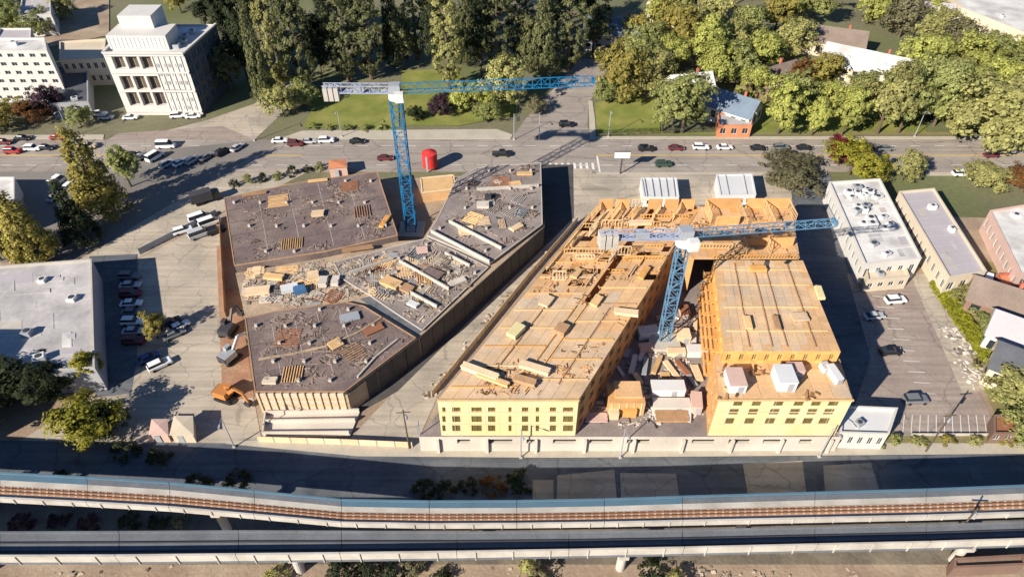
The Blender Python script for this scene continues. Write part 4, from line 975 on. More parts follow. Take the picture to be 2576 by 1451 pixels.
for i, (x, y, h, wd) in enumerate([(585, 236, 17, 12), (625, 205, 22, 12), (600, 130, 24, 13), (655, 90, 26, 13), (740, 120, 28, 12), (900, 110, 28, 13), (1100, 90, 28, 13), (1225, 90, 28, 13), (1400, 95, 26, 13), (1490, 130, 18, 12), (545, 80, 18, 12), (810, 195, 24, 11), (1015, 175, 22, 11), (1095, 178, 24, 11), (1210, 182, 24, 11), (1330, 185, 22, 11)]):
    tree(x, y, h, wd, 'oval', 'leaf_dark' if i % 3 else 'leaf_forest', f'shaded dark tree in the belt behind the poplars, {ORD[i]} in order from the office block', g2)
single = [
 (1260, 262, 15, 13, 'round', 'leaf_khaki', 'round khaki tree at the right end of the poplar belt'),
 (1190, 288, 10, 10, 'round', 'leaf_lime', 'lime green tree at the lawn edge under the crane jib'),
 (1110, 290, 7, 7, 'round', 'leaf_purple', 'small purple leaved tree on the lawn under the crane jib'),
 (1045, 300, 4, 5, 'round', 'leaf_dark', 'small dark round tree on the lawn beside the crane mast'),
 (1235, 300, 6, 8, 'round', 'leaf_olive', 'low olive tree at the lawn corner near the junction'),
 (715, 292, 10, 9, 'round', 'leaf_khaki', 'khaki tree at the left end of the bright lawn'),
 (770, 262, 8, 9, 'round', 'leaf_olive', 'olive tree above the left end of the bright lawn'),
 (1345, 285, 5, 6, 'round', 'leaf_grey', 'small grey green tree beside the junction street'),
 (1560, 245, 17, 15, 'round', 'leaf_gold', 'golden green round tree right of the junction street'),
 (1640, 232, 14, 13, 'round', 'leaf_khaki', 'khaki round tree right of the golden one by the junction street'),
 (1530, 262, 8, 9, 'round', 'leaf_olive', 'low olive tree at the corner of the junction lawn'),
 (1690, 130, 17, 14, 'round', 'leaf_gold', 'golden tree above the white gable roof'),
 (1770, 175, 20, 15, 'oval', 'leaf_lime', 'large lime green oval tree right of the white gable roof'),
 (1715, 336, 20, 17, 'oval', 'leaf_olive', 'big olive tree at the road, in front of the white gable roof'),
 (1665, 330, 14, 10, 'oval', 'leaf_olive', 'smaller olive tree at the left of the big roadside one'),
 (1955, 338, 19, 13, 'oval', 'leaf_lime', 'tall lime tree right of the orange brick house'),
 (2040, 342, 13, 9, 'oval', 'leaf_lime', 'narrow lime tree, second right of the orange brick house'),
 (2115, 342, 17, 12, 'oval', 'leaf_lime', 'upright lime tree in the middle of the roadside row'),
 (2205, 338, 22, 15, 'oval', 'leaf_khaki', 'large khaki tree in the roadside row below the pale gable roof'),
 (2258, 336, 20, 13, 'oval', 'leaf_olive', 'olive tree at the right end of the roadside row'),
 (2348, 318, 20, 16, 'round', 'leaf_olive', 'broad olive tree right of the roadside row'),
 (2480, 372, 20, 21, 'round', 'leaf_khaki', 'very broad khaki tree at the right beside the road'),
 (2420, 215, 17, 15, 'round', 'leaf_lime', 'lime round tree right of the pale gable roof'),
 (2550, 170, 10, 13, 'round', 'leaf_lime', 'lime round tree at the right edge below the storage block'),
 (2480, 180, 13, 11, 'round', 'leaf_olive', 'olive tree below the white storage block'),
 (2060, 215, 11, 11, 'round', 'leaf_gold', 'golden orange tree left of the pale gable roof'),
 (2005, 230, 10, 9, 'round', 'leaf_rust', 'rusty leaved tree left of the golden one by the gable roof'),
 (1935, 232, 8, 8, 'round', 'leaf_purple', 'small purplish tree near the brown roofed house'),
 (2150, 240, 6, 9, 'round', 'leaf_khaki', 'khaki tree just below the pale gable roof'),
 (1880, 120, 15, 13, 'round', 'leaf_olive', 'olive tree between the blue slate house and brown roof'),
 (1945, 95, 18, 14, 'oval', 'leaf_gold', 'golden oval tree left of the upper brown roof'),
 (2040, 60, 17, 14, 'oval', 'leaf_olive', 'olive tree above the upper brown roof'),
 (2180, 60, 15, 14, 'round', 'leaf_lime', 'lime tree above the pale gable roof'),
 (2260, 95, 14, 14, 'round', 'leaf_grey', 'grey thin tree right of the pale gable roof'),
 (2340, 120, 14, 14, 'round', 'leaf_khaki', 'khaki tree at the upper right beyond the gable roof'),
 (2400, 150, 13, 12, 'round', 'leaf_grey', 'grey brown tree left of the storage block'),
 (2290, 10, 16, 15, 'round', 'leaf_olive', 'olive tree at the top edge left of the storage block'),
 (1800, 70, 16, 14, 'round', 'leaf_khaki', 'khaki tree at the top right of the blue slate house'),
 (1850, 10, 17, 14, 'oval', 'leaf_gold', 'golden tree at the top edge right of centre'),
 (1960, 0, 17, 15, 'oval', 'leaf_lime', 'lime tree at the top edge right of the golden one'),
 (2110, 0, 17, 15, 'round', 'leaf_khaki', 'khaki tree at the top edge above the lime tree'),
 (1620, 150, 13, 12, 'round', 'leaf_olive', 'olive tree just below the blue slate house'),
 (1480, 60, 16, 13, 'round', 'leaf_dark', 'dark tree left of the blue slate house'),
 (1750, 110, 13, 12, 'round', 'leaf_khaki', 'khaki tree right of the blue slate house'),
 (2000, 435, 5, 13, 'round', 'leaf_grey', 'greyish bare crowned tree right of the plain roofed cabin'),
 (1985, 480, 6, 12, 'round', 'leaf_grey', 'low grey green tree beside the plain roofed cabin'),
 (2135, 440, 9, 14, 'round', 'leaf_chartreuse', 'bright lime tree at the north end of the white workshop'),
 (2098, 412, 8, 7, 'round', 'leaf_red', 'dark red leaved tree at the road above the white workshop'),
 (2268, 455, 9, 7, 'round', 'leaf_khaki', 'khaki tree at the north end of the lilac roofed building'),
 (2480, 470, 6, 11, 'round', 'leaf_khaki', 'khaki tree south of the road near the right edge'),
 (2560, 478, 6, 9, 'round', 'leaf_rust', 'rusty tree at the right edge south of the road'),
 (270, 545, 27, 14, 'conifer', 'leaf_gold', 'big yellow green conifer beside the diagonal road'),
 (98, 655, 21, 12, 'conifer', 'leaf_gold', 'tall yellow green conifer above the warehouse roof'),
 (4, 655, 9, 8, 'oval', 'leaf_lime', 'lime shrubby tree at the left edge above the warehouse'),
 (62, 640, 17, 8, 'conifer', 'leaf_dark', 'dark narrow conifer left of the tall yellow one'),
 (398, 852, 7.5, 5, 'oval', 'leaf_gold', 'small yellow tree at the end of the parking lot'),
 (242, 965, 9, 6.5, 'oval', 'leaf_chartreuse', 'bright lime tree at the corner of the warehouse'),
 (232, 1106, 8.5, 11, 'round', 'leaf_chartreuse', 'large yellow green tree beside the south road'),
 (285, 1092, 6, 6, 'round', 'leaf_dark', 'dark tree at the shaded side of the large yellow green one'),
 (215, 610, 19, 9, 'conifer', 'leaf_dark', 'dark conifer between the two yellow ones beside the diagonal road'),
 (330, 470, 13, 9, 'oval', 'leaf_olive', 'olive tree right of the big yellow conifer'),
 (60, 1010, 9, 13, 'round', 'leaf_dark', 'dark shaded tree below the warehouse'),
 (150, 985, 7, 9, 'round', 'leaf_dark', 'dark shaded tree at the warehouse corner near the lime one'),
 (-30, 1060, 8, 11, 'round', 'leaf_dark', 'dark tree at the left edge above the south road'),
 (455, 30, 13, 11, 'round', 'leaf_gold', 'golden tree behind the white office at the top'),
 (510, 10, 12, 10, 'round', 'leaf_rust', 'rusty golden tree right of the golden one behind the office'),
 (20, 318, 7, 12, 'round', 'leaf_gold', 'golden bush tree at the left edge below the west office'),
 (90, 312, 7, 9, 'round', 'leaf_rust', 'rusty tree below the west white office'),
 (130, 290, 9, 9, 'round', 'leaf_purple', 'purple leaved tree between the west office and the dark block'),
 (205, 318, 6, 7, 'round', 'leaf_olive', 'olive tree at the foot of the white office, left side'),
 (30, 90, 12, 12, 'round', 'leaf_olive', 'olive tree at the top left corner'),
 (110, 85, 9, 10, 'round', 'leaf_olive', 'olive tree beside the hill path at the top left'),
 (0, 20, 13, 12, 'round', 'leaf_dark', 'dark tree at the very top left corner'),
 (160, 45, 9, 9, 'round', 'leaf_khaki', 'khaki tree at the upper end of the hill path'),
 (2545, 1010, 7, 11, 'round', 'leaf_khaki', 'khaki bushy tree above the brick kiosk'),
 (2600, 1090, 7, 11, 'round', 'leaf_olive', 'olive bushy tree at the right edge beside the brick kiosk'),
 (2440, 770, 4, 7, 'round', 'leaf_khaki', 'low khaki tree between the hedge and the brown house'),
 (2475, 830, 3.5, 6, 'round', 'leaf_olive', 'low olive bush tree right of the clipped hedge'),
 (2540, 970, 5, 8, 'round', 'leaf_olive', 'olive bush tree at right below the grey houses'),
]
for x, y, h, wd, k, lf, lb in single: tree(x, y, h, wd * (1.22 if k == 'round' else 1.0), k, lf, lb)

for i, (x, y, h, wd, lf) in enumerate([(1600, 120, 12, 11, 'leaf_gold'), (1660, 70, 14, 13, 'leaf_lime'), (1720, 60, 14, 12, 'leaf_olive'), (1830, 150, 13, 12, 'leaf_khaki'), (1905, 170, 12, 12, 'leaf_lime'), (1990, 140, 13, 13, 'leaf_khaki'), (2300, 200, 15, 13, 'leaf_lime'), (2310, 250, 13, 12, 'leaf_olive'), (2370, 260, 14, 12, 'leaf_khaki'), (2440, 290, 14, 13, 'leaf_lime'), (2560, 320, 15, 15, 'leaf_khaki'), (2520, 130, 7, 10, 'leaf_olive'), (2440, 95, 7, 10, 'leaf_khaki'), (2330, 60, 10, 11, 'leaf_lime')]):
    tree(x, y, h, wd * 1.3, 'round', lf, f'{lf[5:]} coloured garden tree among the upper right houses, {ORD[i]} from the left', 'garden trees at the upper right')

for i, (x, y, h, wd, lf) in enumerate([(1605, 190, 13, 13, 'leaf_olive'), (1690, 180, 12, 12, 'leaf_lime'), (1790, 215, 14, 12, 'leaf_lime'), (1850, 200, 12, 12, 'leaf_olive'), (1900, 250, 11, 10, 'leaf_lime'), (2000, 280, 12, 11, 'leaf_olive'), (2080, 275, 9, 11, 'leaf_lime'), (2160, 300, 14, 12, 'leaf_olive'), (2260, 270, 14, 12, 'leaf_khaki'), (2350, 180, 11, 12, 'leaf_lime'), (2390, 310, 13, 13, 'leaf_olive'), (2500, 260, 14, 14, 'leaf_lime'), (2570, 240, 14, 14, 'leaf_olive'), (1990, 40, 14, 13, 'leaf_lime'), (2220, 20, 14, 13, 'leaf_olive')]):
    tree(x, y, h, wd * 1.25, 'round', lf, f'{lf[5:]} green tree filling the right hand canopy, {ORD[i]} in the band', 'trees filling the right canopy')
# far fill of the tree belt beyond the top edge
for i in range(16):
    tree(-190 + i * 26 + rnd.uniform(-5, 5), 318 + rnd.uniform(0, 30), rnd.uniform(12, 20), rnd.uniform(12, 16), 'round', rnd.choice(['leaf_olive', 'leaf_khaki', 'leaf_dark', 'leaf_lime']), f'distant tree along the top edge, {ORD[i]} from the left', 'distant trees along the top edge', world=True)
# shrubs
def shrubs(pts, leaf, what, group, h=2.2, wd=3.2, z=0.0):
    for i, (x, y) in enumerate(pts):
        tree(x, y, h * rnd.uniform(.8, 1.25), wd * rnd.uniform(.85, 1.2), 'shrub', leaf if isinstance(leaf, str) else rnd.choice(leaf), f'{what}, {ORD[i]} from the left', group, z=z)
shrubs([(590, 468), (625, 460), (662, 455), (700, 448), (738, 440), (775, 432), (805, 425)], ['leaf_olive', 'leaf_dark'], 'green shrub along the upper edge of the brown slab', 'shrubs along the brown slab')
shrubs([(790, 322), (830, 326), (875, 326), (920, 326), (960, 325)], 'leaf_olive', 'clipped shrub along the front of the bright lawn', 'shrubs at the lawn front', 1.6, 3.4)
shrubs([(2160, 1112), (2200, 1114), (2250, 1108), (2310, 1112), (2380, 1110), (2450, 1112), (2530, 1110)], ['leaf_gold', 'leaf_olive', 'leaf_khaki'], 'low roadside shrub along the right part of the south road', 'roadside shrubs', 1.3, 3.0)
shrubs([(30, 1225), (160, 1215), (320, 1140), (400, 1160), (500, 1225), (600, 1215)], 'leaf_dark', 'dark shrub under the far guideway at left', 'shrubs under the guideway', 2.5, 4.5)
shrubs([(1120, 1235), (1180, 1225), (1240, 1228), (1300, 1220), (1065, 1240)], ['leaf_dark', 'leaf_rust'], 'brownish shrub beside the far guideway at centre', 'shrubs beside the guideway', 2.2, 4.5)
shrubs([(60, 1322), (150, 1318), (230, 1322), (330, 1318), (400, 1322), (455, 1318)], ['leaf_dark', 'leaf_grey', 'leaf_purple'], 'shrub in the gap between the two guideways', 'shrubs between the guideways', 2.0, 3.6)
shrubs([(700, 1462), (850, 1436), (885, 1460), (930, 1442), (985, 1455), (1040, 1432), (1110, 1470), (1330, 1436), (1355, 1466), (1640, 1440), (1700, 1470)], ['leaf_dark', 'leaf_dark', 'leaf_grey', 'leaf_khaki'], 'dark shrub along the bottom edge', 'shrubs along the bottom edge', 2.3, 4.2)
# clipped hedge at right, one long hedge of leaf faces
hb = MB(); r_ = random.Random(4)
h0, h1 = G(2352, 718), G(2502, 930)
for _ in range(5200):
    f = r_.random(); s_ = r_.uniform(-1, 1) * 1.9; p = h0.lerp(h1, f); u_ = (h1 - h0).normalized(); p = p + Vector((-u_.y, u_.x, 0)) * s_
    z = 1.7 * (1 - .35 * abs(s_ / 1.9) ** 3) * (r_.random() ** .3) + .15 * math.sin(f * 60)
    a = r_.uniform(0, 3.14); e = r_.uniform(.18, .38); t_ = Vector((math.cos(a), math.sin(a), r_.uniform(-.5, .5))) * e; n_2 = Vector((-math.sin(a), math.cos(a), r_.uniform(-.3, .3))) * e * .8
    q = Vector((p.x, p.y, max(.05, z))); hb.add([q - t_, q + n_2, q + t_, q - n_2], [(0, 1, 2, 3)])
hd = thing('clipped_hedge', 'long clipped yellow green hedge running beside the paved path', 'hedge', h0.lerp(h1, .5))
hb.build('foliage', 'leaf_hedge', hd)
b = MB()
for k in range(12):
    p = h0.lerp(h1, (k + .5) / 12); b.tube((p.x, p.y, 0), (p.x, p.y, 1.0), .07, n=5)
b.build('stem', 'bark', hd)
# ================================================================== vehicles
def loft(st, closed=True):
    b = MB(); P = []; F_ = []; m = len(st[0])
    for ring in st: P += ring
    for i in range(len(st) - 1):
        for j in range(m):
            k = (j + 1) % m; F_.append((i * m + j, i * m + k, (i + 1) * m + k, (i + 1) * m + j))
    F_ += [tuple(range(m))[::-1], tuple(range((len(st) - 1) * m, len(st) * m))]
    return b.add(P, F_)
def ring(x, hw, z0, z1, ch=.12):
    return [(x, -hw + ch * .5, z0), (x, hw - ch * .5, z0), (x, hw, z0 + ch * 1.5), (x, hw, z1 - ch), (x, hw - ch, z1), (x, -hw + ch, z1), (x, -hw, z1 - ch), (x, -hw, z0 + ch * 1.5)]
CAR = {}
def car_meshes(kind):
    if kind == 'sedan': L, hw, body, cab, roof = 4.6, .9, [(-2.3, .80, .38, .78), (-2.2, .86, .28, .86), (-1.3, .9, .25, .92), (.8, .9, .25, .92), (2.05, .85, .28, .80), (2.3, .74, .36, .66)], [(-1.75, .78, .86, .92), (-1.1, .70, .86, 1.40), (.25, .70, .86, 1.42), (1.05, .80, .86, .92)], (-1.12, .28)
    elif kind == 'suv': L, hw, body, cab, roof = 4.7, .95, [(-2.35, .84, .42, .95), (-2.25, .92, .32, 1.05), (.9, .95, .3, 1.06), (2.1, .92, .32, .98), (2.35, .82, .42, .82)], [(-2.2, .84, .98, 1.1), (-1.9, .78, .98, 1.68), (.3, .78, .98, 1.7), (1.0, .86, .98, 1.06)], (-1.92, .32)
    elif kind == 'van': L, hw, body, cab, roof = 5.4, 1.0, [(-2.7, .92, .4, 1.2), (-2.62, .98, .32, 1.3), (1.5, 1.0, .3, 1.3), (2.5, .95, .32, 1.05), (2.7, .85, .42, .9)], [(-2.62, .95, 1.2, 2.15), (-2.5, .92, 1.2, 2.3), (1.0, .92, 1.2, 2.3), (1.8, .9, 1.1, 1.3)], (-2.55, 1.02)
    else: L, hw, body, cab, roof = 5.4, .98, [(-2.7, .9, .5, .95), (-2.6, .96, .42, 1.05), (-.6, .97, .4, 1.05), (1.3, .97, .4, 1.08), (2.5, .93, .42, 1.0), (2.7, .84, .5, .88)], [(-.75, .86, 1.0, 1.2), (-.6, .8, 1.0, 1.75), (.7, .8, 1.0, 1.77), (1.35, .88, 1.0, 1.08)], (-.62, .72)
    bm_ = loft([ring(*q) for q in body]).mesh('body')
    gl = loft([[(x, -w_, z0), (x, w_, z0), (x, w_ * .86, z1), (x, -w_ * .86, z1)] for x, w_, z0, z1 in cab]).mesh('cabin_glass')
    zt = cab[1][3]; wr = cab[1][1] * .88
    rf = MB().box(((roof[0] + roof[1]) / 2, 0, zt + .03), (roof[1] - roof[0] + .1, wr * 2, .07), taper=.93).mesh('roof_panel')
    wh = MB().tube((0, -.11, 0), (0, .11, 0), .33, n=12).mesh('wheel'); hl = MB().box((0, 0, 0), (.1, .34, .16)).mesh('headlight')
    for me, m in ((bm_, 'car_white'), (gl, 'glass'), (rf, 'car_white'), (wh, 'rubber'), (hl, 'lamp_white')): me.materials.append(M[m])
    for me in (bm_, gl):
        q = bmesh.new(); q.from_mesh(me); bmesh.ops.recalc_face_normals(q, faces=q.faces); q.to_mesh(me); q.free()
    bed = None
    if kind == 'pickup': bed = MB().box((-1.7, 0, 1.055), (1.7, 1.5, .03)).mesh('cargo_bed'); bed.materials.append(M['metal_dark'])
    CAR[kind] = (bm_, gl, rf, wh, hl, L, hw, body[2][3], bed)
for k in ('sedan', 'suv', 'van', 'pickup'): car_meshes(k)
def car(x, y, kind, colour, ang, label, group=None, z=None):
    p = G(x, y); z = .09 if z is None else z
    t = thing({'van': 'delivery_van', 'pickup': 'pickup_truck'}.get(kind, 'parked_car'), label, {'van': 'van', 'pickup': 'truck'}.get(kind, 'car'), (p.x, p.y, z), R(ang), group=group)
    bm_, gl, rf, wh, hl, L, hw, zb, bed = CAR[kind]; c = 'car_' + colour
    obj('body', bm_, t, m=c); obj('cabin_glass', gl, t); obj('roof_panel', rf, t, m=c)
    for sx in (-L * .3, L * .31):
        for sy in (-hw + .06, hw - .06): obj('wheel', wh, t, (sx, sy, .33))
    for sy in (-hw * .68, hw * .68):
        obj('headlight', hl, t, (L / 2 - .06, sy, .66)); obj('tail_light', hl, t, (-L / 2 + .05, sy, .72), m='lamp_red')
    if bed: obj('cargo_bed', bed, t)
    return t
A_K = dict(sedan='saloon car', suv='tall car', van='van', pickup='pickup truck')
def row(pts, where, group, ang, side='from the left'):
    for i, (x, y, k, c) in enumerate(pts):
        car(x, y, k, c, ang + rnd.uniform(-3, 3), f'{c} {A_K[k]}, {ORD[i]} {side} {where}', group)
row([(1625, 379, 'suv', 'black'), (1700, 377, 'sedan', 'maroon'), (1762, 375, 'suv', 'white'), (1822, 375, 'sedan', 'white'), (1906, 377, 'sedan', 'black'), (1963, 376, 'suv', 'grey'), (2022, 376, 'sedan', 'black'), (2176, 377, 'suv', 'black'), (2226, 378, 'sedan', 'grey')], 'parked along the right part of the far road', 'cars parked along the far road', 0)
row([(900, 360, 'sedan', 'black'), (970, 402, 'sedan', 'maroon'), (1262, 392, 'pickup', 'black'), (1425, 318, 'suv', 'black'), (1668, 418, 'suv', 'green'), (2415, 442, 'suv', 'white'), (2492, 395, 'sedan', 'maroon')], 'of the cars driving on the far road', 'cars driving on the far road', 2)
row([(12, 362, 'sedan', 'maroon'), (35, 385, 'suv', 'red'), (85, 378, 'suv', 'white'), (118, 376, 'sedan', 'black'), (148, 350, 'sedan', 'red'), (60, 352, 'sedan', 'black'), (175, 392, 'sedan', 'grey'), (225, 372, 'suv', 'beige')], 'in traffic at the far left of the road', 'cars at the left end of the far road', 0)
row([(705, 358, 'sedan', 'white'), (745, 366, 'suv', 'maroon'), (778, 360, 'sedan', 'silver'), (822, 358, 'suv', 'white'), (420, 372, 'van', 'white')], 'waiting at the left junction', 'cars at the left junction', 3)
row([(310, 402, 'sedan', 'white'), (326, 396, 'sedan', 'black'), (342, 404, 'suv', 'white'), (362, 398, 'sedan', 'grey'), (392, 400, 'van', 'white'), (422, 418, 'suv', 'silver'), (455, 414, 'sedan', 'white'), (486, 408, 'suv', 'silver'), (520, 400, 'sedan', 'grey'), (560, 388, 'suv', 'black'), (598, 376, 'sedan', 'silver')], 'in the shaded lot behind the big conifer', 'cars in the shaded lot', 62)
row([(150, 462, 'van', 'white'), (180, 472, 'suv', 'white'), (140, 500, 'sedan', 'silver'), (172, 520, 'suv', 'grey'), (205, 480, 'sedan', 'white')], 'in the lot between the two yellow conifers', 'cars between the conifers', 75)
row([(328, 700, 'suv', 'grey'), (330, 722, 'sedan', 'silver'), (331, 744, 'suv', 'maroon'), (333, 768, 'sedan', 'white'), (335, 790, 'sedan', 'grey'), (337, 814, 'suv', 'white'), (339, 838, 'sedan', 'silver'), (340, 862, 'suv', 'maroon')], 'in the file beside the warehouse', 'cars in the warehouse shadow', 3, 'from the top')
row([(430, 818, 'suv', 'black'), (452, 826, 'sedan', 'white'), (440, 846, 'sedan', 'grey'), (405, 922, 'suv', 'white'), (375, 905, 'sedan', 'blue')], 'near the small yellow tree of the parking lot', 'cars at the end of the parking lot', 40)
row([(505, 555, 'van', 'white'), (530, 566, 'van', 'white'), (546, 585, 'suv', 'black'), (462, 585, 'suv', 'white'), (505, 595, 'van', 'silver')], 'at the upper end of the beige parking lot', 'vehicles at the upper parking lot', 34)
row([(252, 292, 'suv', 'white'), (268, 300, 'sedan', 'silver'), (330, 300, 'sedan', 'white'), (450, 296, 'suv', 'white'), (488, 297, 'sedan', 'white')], 'at the foot of the white office', 'cars at the white office', 8)
row([(2238, 888, 'sedan', 'black'), (2250, 760, 'suv', 'white'), (2196, 800, 'sedan', 'silver'), (2300, 1010, 'suv', 'grey')], 'in the right hand parking lot', 'cars in the right hand lot', 5)
row([(2450, 716, 'suv', 'black'), (2478, 712, 'van', 'white'), (2510, 716, 'sedan', 'black')], 'south of the lilac roofed building', 'cars south of the lilac roof', 60)
# flatbed / box trucks
def box_truck(x, y, ang, label, cargo, cab='car_white', L=7.5):
    p = G(x, y); t = thing('box_truck', label, 'truck', (p.x, p.y, .08), R(ang))
    def put(b, n, m, par=t):
        me = b.mesh(n); me.materials.append(M[m]); return obj(n, me, par)
    put(MB().box((0, 0, .75), (L, 1.1, .25)), 'chassis', 'metal_dark')
    put(MB().box((-.9, 0, 2.15), (L - 2.2, 2.4, 2.5)), 'cargo_box', cargo)
    c = put(MB().box((L / 2 - 1.0, 0, 1.6), (1.9, 2.2, 1.9), taper=.9), 'cab', cab)
    put(MB().box((L / 2 - .12, 0, 1.95), (.1, 1.9, .8)), 'windscreen', 'glass', c)
    for sx in (-L * .3, -L * .16, L * .36):
        for sy in (-1.0, 1.0): put(MB().tube((sx, sy - .15, .48), (sx, sy + .15, .48), .48, n=12), 'wheel', 'rubber')
box_truck(520, 508, 31, 'black box truck parked on the diagonal road by the brown slab', 'metal_dark', 'car_black')
# excavators
def excavator(x, y, ang, label, m):
    p = G(x, y); t = thing('excavator', label, 'excavator', (p.x, p.y, 0.05), R(ang))
    def put(b, n, mm, par=t):
        me = b.mesh(n); me.materials.append(M[mm]); return obj(n, me, par)
    for sy in (-1.1, 1.1): put(loft([[(x_, sy - .3, .12 if abs(x_) < 1.6 else .4), (x_, sy + .3, .12 if abs(x_) < 1.6 else .4), (x_, sy + .3, .9 if abs(x_) < 1.6 else .6), (x_, sy - .3, .9 if abs(x_) < 1.6 else .6)] for x_ in (-1.95, -1.55, 1.55, 1.95)]), 'track', 'rubber')
    put(MB().tube((0, 0, .7), (0, 0, 1.1), .8, n=12), 'turntable', 'metal_dark')
    put(MB().box((-.5, 0, 1.75), (2.9, 2.5, 1.3), taper=.94), 'house', m)
    c = put(MB().box((.5, .75, 2.2), (1.4, 1.0, 2.0), taper=.88), 'cab', m); put(MB().box((.75, .75, 2.5), (1.0, 1.04, .8), taper=.9), 'cab_glass', 'glass', c)
    put(MB().box((-1.8, 0, 1.7), (.6, 2.3, 1.1)), 'counterweight', 'metal_dark')
    put(MB().bar((.7, -.2, 1.8), (3.0, -.2, 4.3), .4, .6).bar((3.0, -.2, 4.3), (4.6, -.2, 3.6), .4, .5), 'boom', m)
    put(MB().bar((4.6, -.2, 3.8), (5.3, -.2, 1.4), .32, .4), 'stick', m)
    put(MB().box((5.2, -.2, .9), (1.0, 1.0, .9), taper=1.25), 'bucket', 'metal_dark')
excavator(578, 838, 80, 'dark excavator at the left wall of the podium, uppermost of three', 'metal_dark')
excavator(582, 905, 60, 'dark excavator at the left wall of the podium, middle one', 'metal_grey')
excavator(572, 1002, -20, 'orange excavator at the lower left corner of the podium', 'orange_machine')

# ================================================================== poles, lamps, billboard
def lamp(x, y, label, h=8.5, ang=-90, m='metal_grey', group='street lamps'):
    p = G(x, y); t = thing('street_lamp', label, 'lamp', (p.x, p.y, 0), R(ang), group=group)
    def put(b, n, mm, par=t):
        me = b.mesh(n); me.materials.append(M[mm]); return obj(n, me, par)
    put(MB().box((0, 0, .2), (.5, .5, .4)), 'base', 'concrete'); put(MB().tube((0, 0, .3), (0, 0, h), .13, .08), 'pole', m)
    a = put(MB().tube((0, 0, h - .1), (1.9, 0, h + .35), .06), 'arm', m); put(MB().box((2.1, 0, h + .36), (.8, .3, .16)), 'lamp_head', m, a)
for x, y, n in ((1293, 352, 'left of the junction street'), (1356, 352, 'in the mouth of the junction street'), (1530, 345, 'above the white box truck'), (1880, 345, 'beside the orange brick house'), (2300, 345, 'at the right end of the roadside trees'), (640, 355, 'at the left junction'), (860, 345, 'in front of the bright lawn'), (180, 345, 'at the left end of the far road')):
    lamp(x, y, f'grey street lamp on the far road {n}')
for x, y, n in ((590, 1125, 'near the beige shed'), (1062, 1130, 'below the site lane'), (1560, 1152, 'below the courtyard'), (2060, 1150, 'below the right yellow front'), (1310, 1152, 'below the left yellow front')):
    lamp(x, y, f'grey street lamp on the south road {n}', ang=-80)
def utility_pole(x, y, label, h=11):
    p = G(x, y); t = thing('utility_pole', label, 'pole', (p.x, p.y, 0), R(rnd.uniform(-8, 8)), group='utility poles')
    for b, n, mm in ((MB().tube((0, 0, -.2), (0, 0, h), .17, .11), 'pole', 'bark'), (MB().bar((-1.2, 0, h - .6), (1.2, 0, h - .6), .12, .14), 'crossarm', 'bark'), (MB().tube((.35, 0, h - 2.4), (.35, 0, h - 1.4), .25), 'transformer', 'metal_grey')):
        me = b.mesh(n); me.materials.append(M[mm]); obj(n, me, t)
utility_pole(2328, 1136, 'wooden utility pole beside the south road at right'); utility_pole(1030, 1128, 'wooden utility pole at the foot of the site lane'); utility_pole(2375, 1378, 'wooden utility pole beside the near guideway at right', 12)
bb = thing('billboard', 'white billboard on a single post beside the far road', 'billboard', G(1560, 438)); q = G(1560, 438)
MB().tube((q.x, q.y, 0), (q.x, q.y, 5), .2).build('post', 'metal_dark', bb); pn = MB().box((q.x, q.y, 6), (4.2, .3, 2.0)).build('panel', 'metal_white', bb)
for z in (5.0, 7.02): MB().box((q.x, q.y, z), (4.3, .36, .1)).build('frame', 'metal_dark', pn)
# site fences: hoarding panels along the diagonal road and lane
def hoarding(label, pts, m, hh=2.0, step=3.0):
    P = [G(*p) for p in pts]; t = thing('site_hoarding', label, 'fence', P[0])
    for a, b in zip(P, P[1:]):
        n = max(1, int((b - a).length / step))
        for k in range(n):
            p, q = a.lerp(b, k / n), a.lerp(b, (k + .96) / n); MB().bar((p.x, p.y, hh / 2 + .1), (q.x, q.y, hh / 2 + .1), .08, hh).build('panel', m, t)
            MB().box((p.x, p.y, hh / 2), (.14, .14, hh + .2)).build('post', 'metal_grey', t)
hoarding('pale plywood hoarding along the left side of the podium', [(556, 560), (564, 700), (570, 800)], 'formwork')
hoarding('grey fence of panels along the diagonal road', [(352, 640), (470, 580), (548, 540)], 'metal_grey', 1.6)
hoarding('pale hoarding panels along the lane side of the wood framed building', [(1452, 560), (1330, 700), (1200, 860), (1085, 1000)], 'lumber_pale', 1.6)
hoarding('tan hoarding panels along the south pavement below the apron', [(650, 1112), (860, 1118), (1040, 1126)], 'lumber_pale', 1.6)
hoarding('low grey barrier between the right lot and the south road', [(2290, 1096), (2400, 1096), (2500, 1096)], 'concrete', .7)

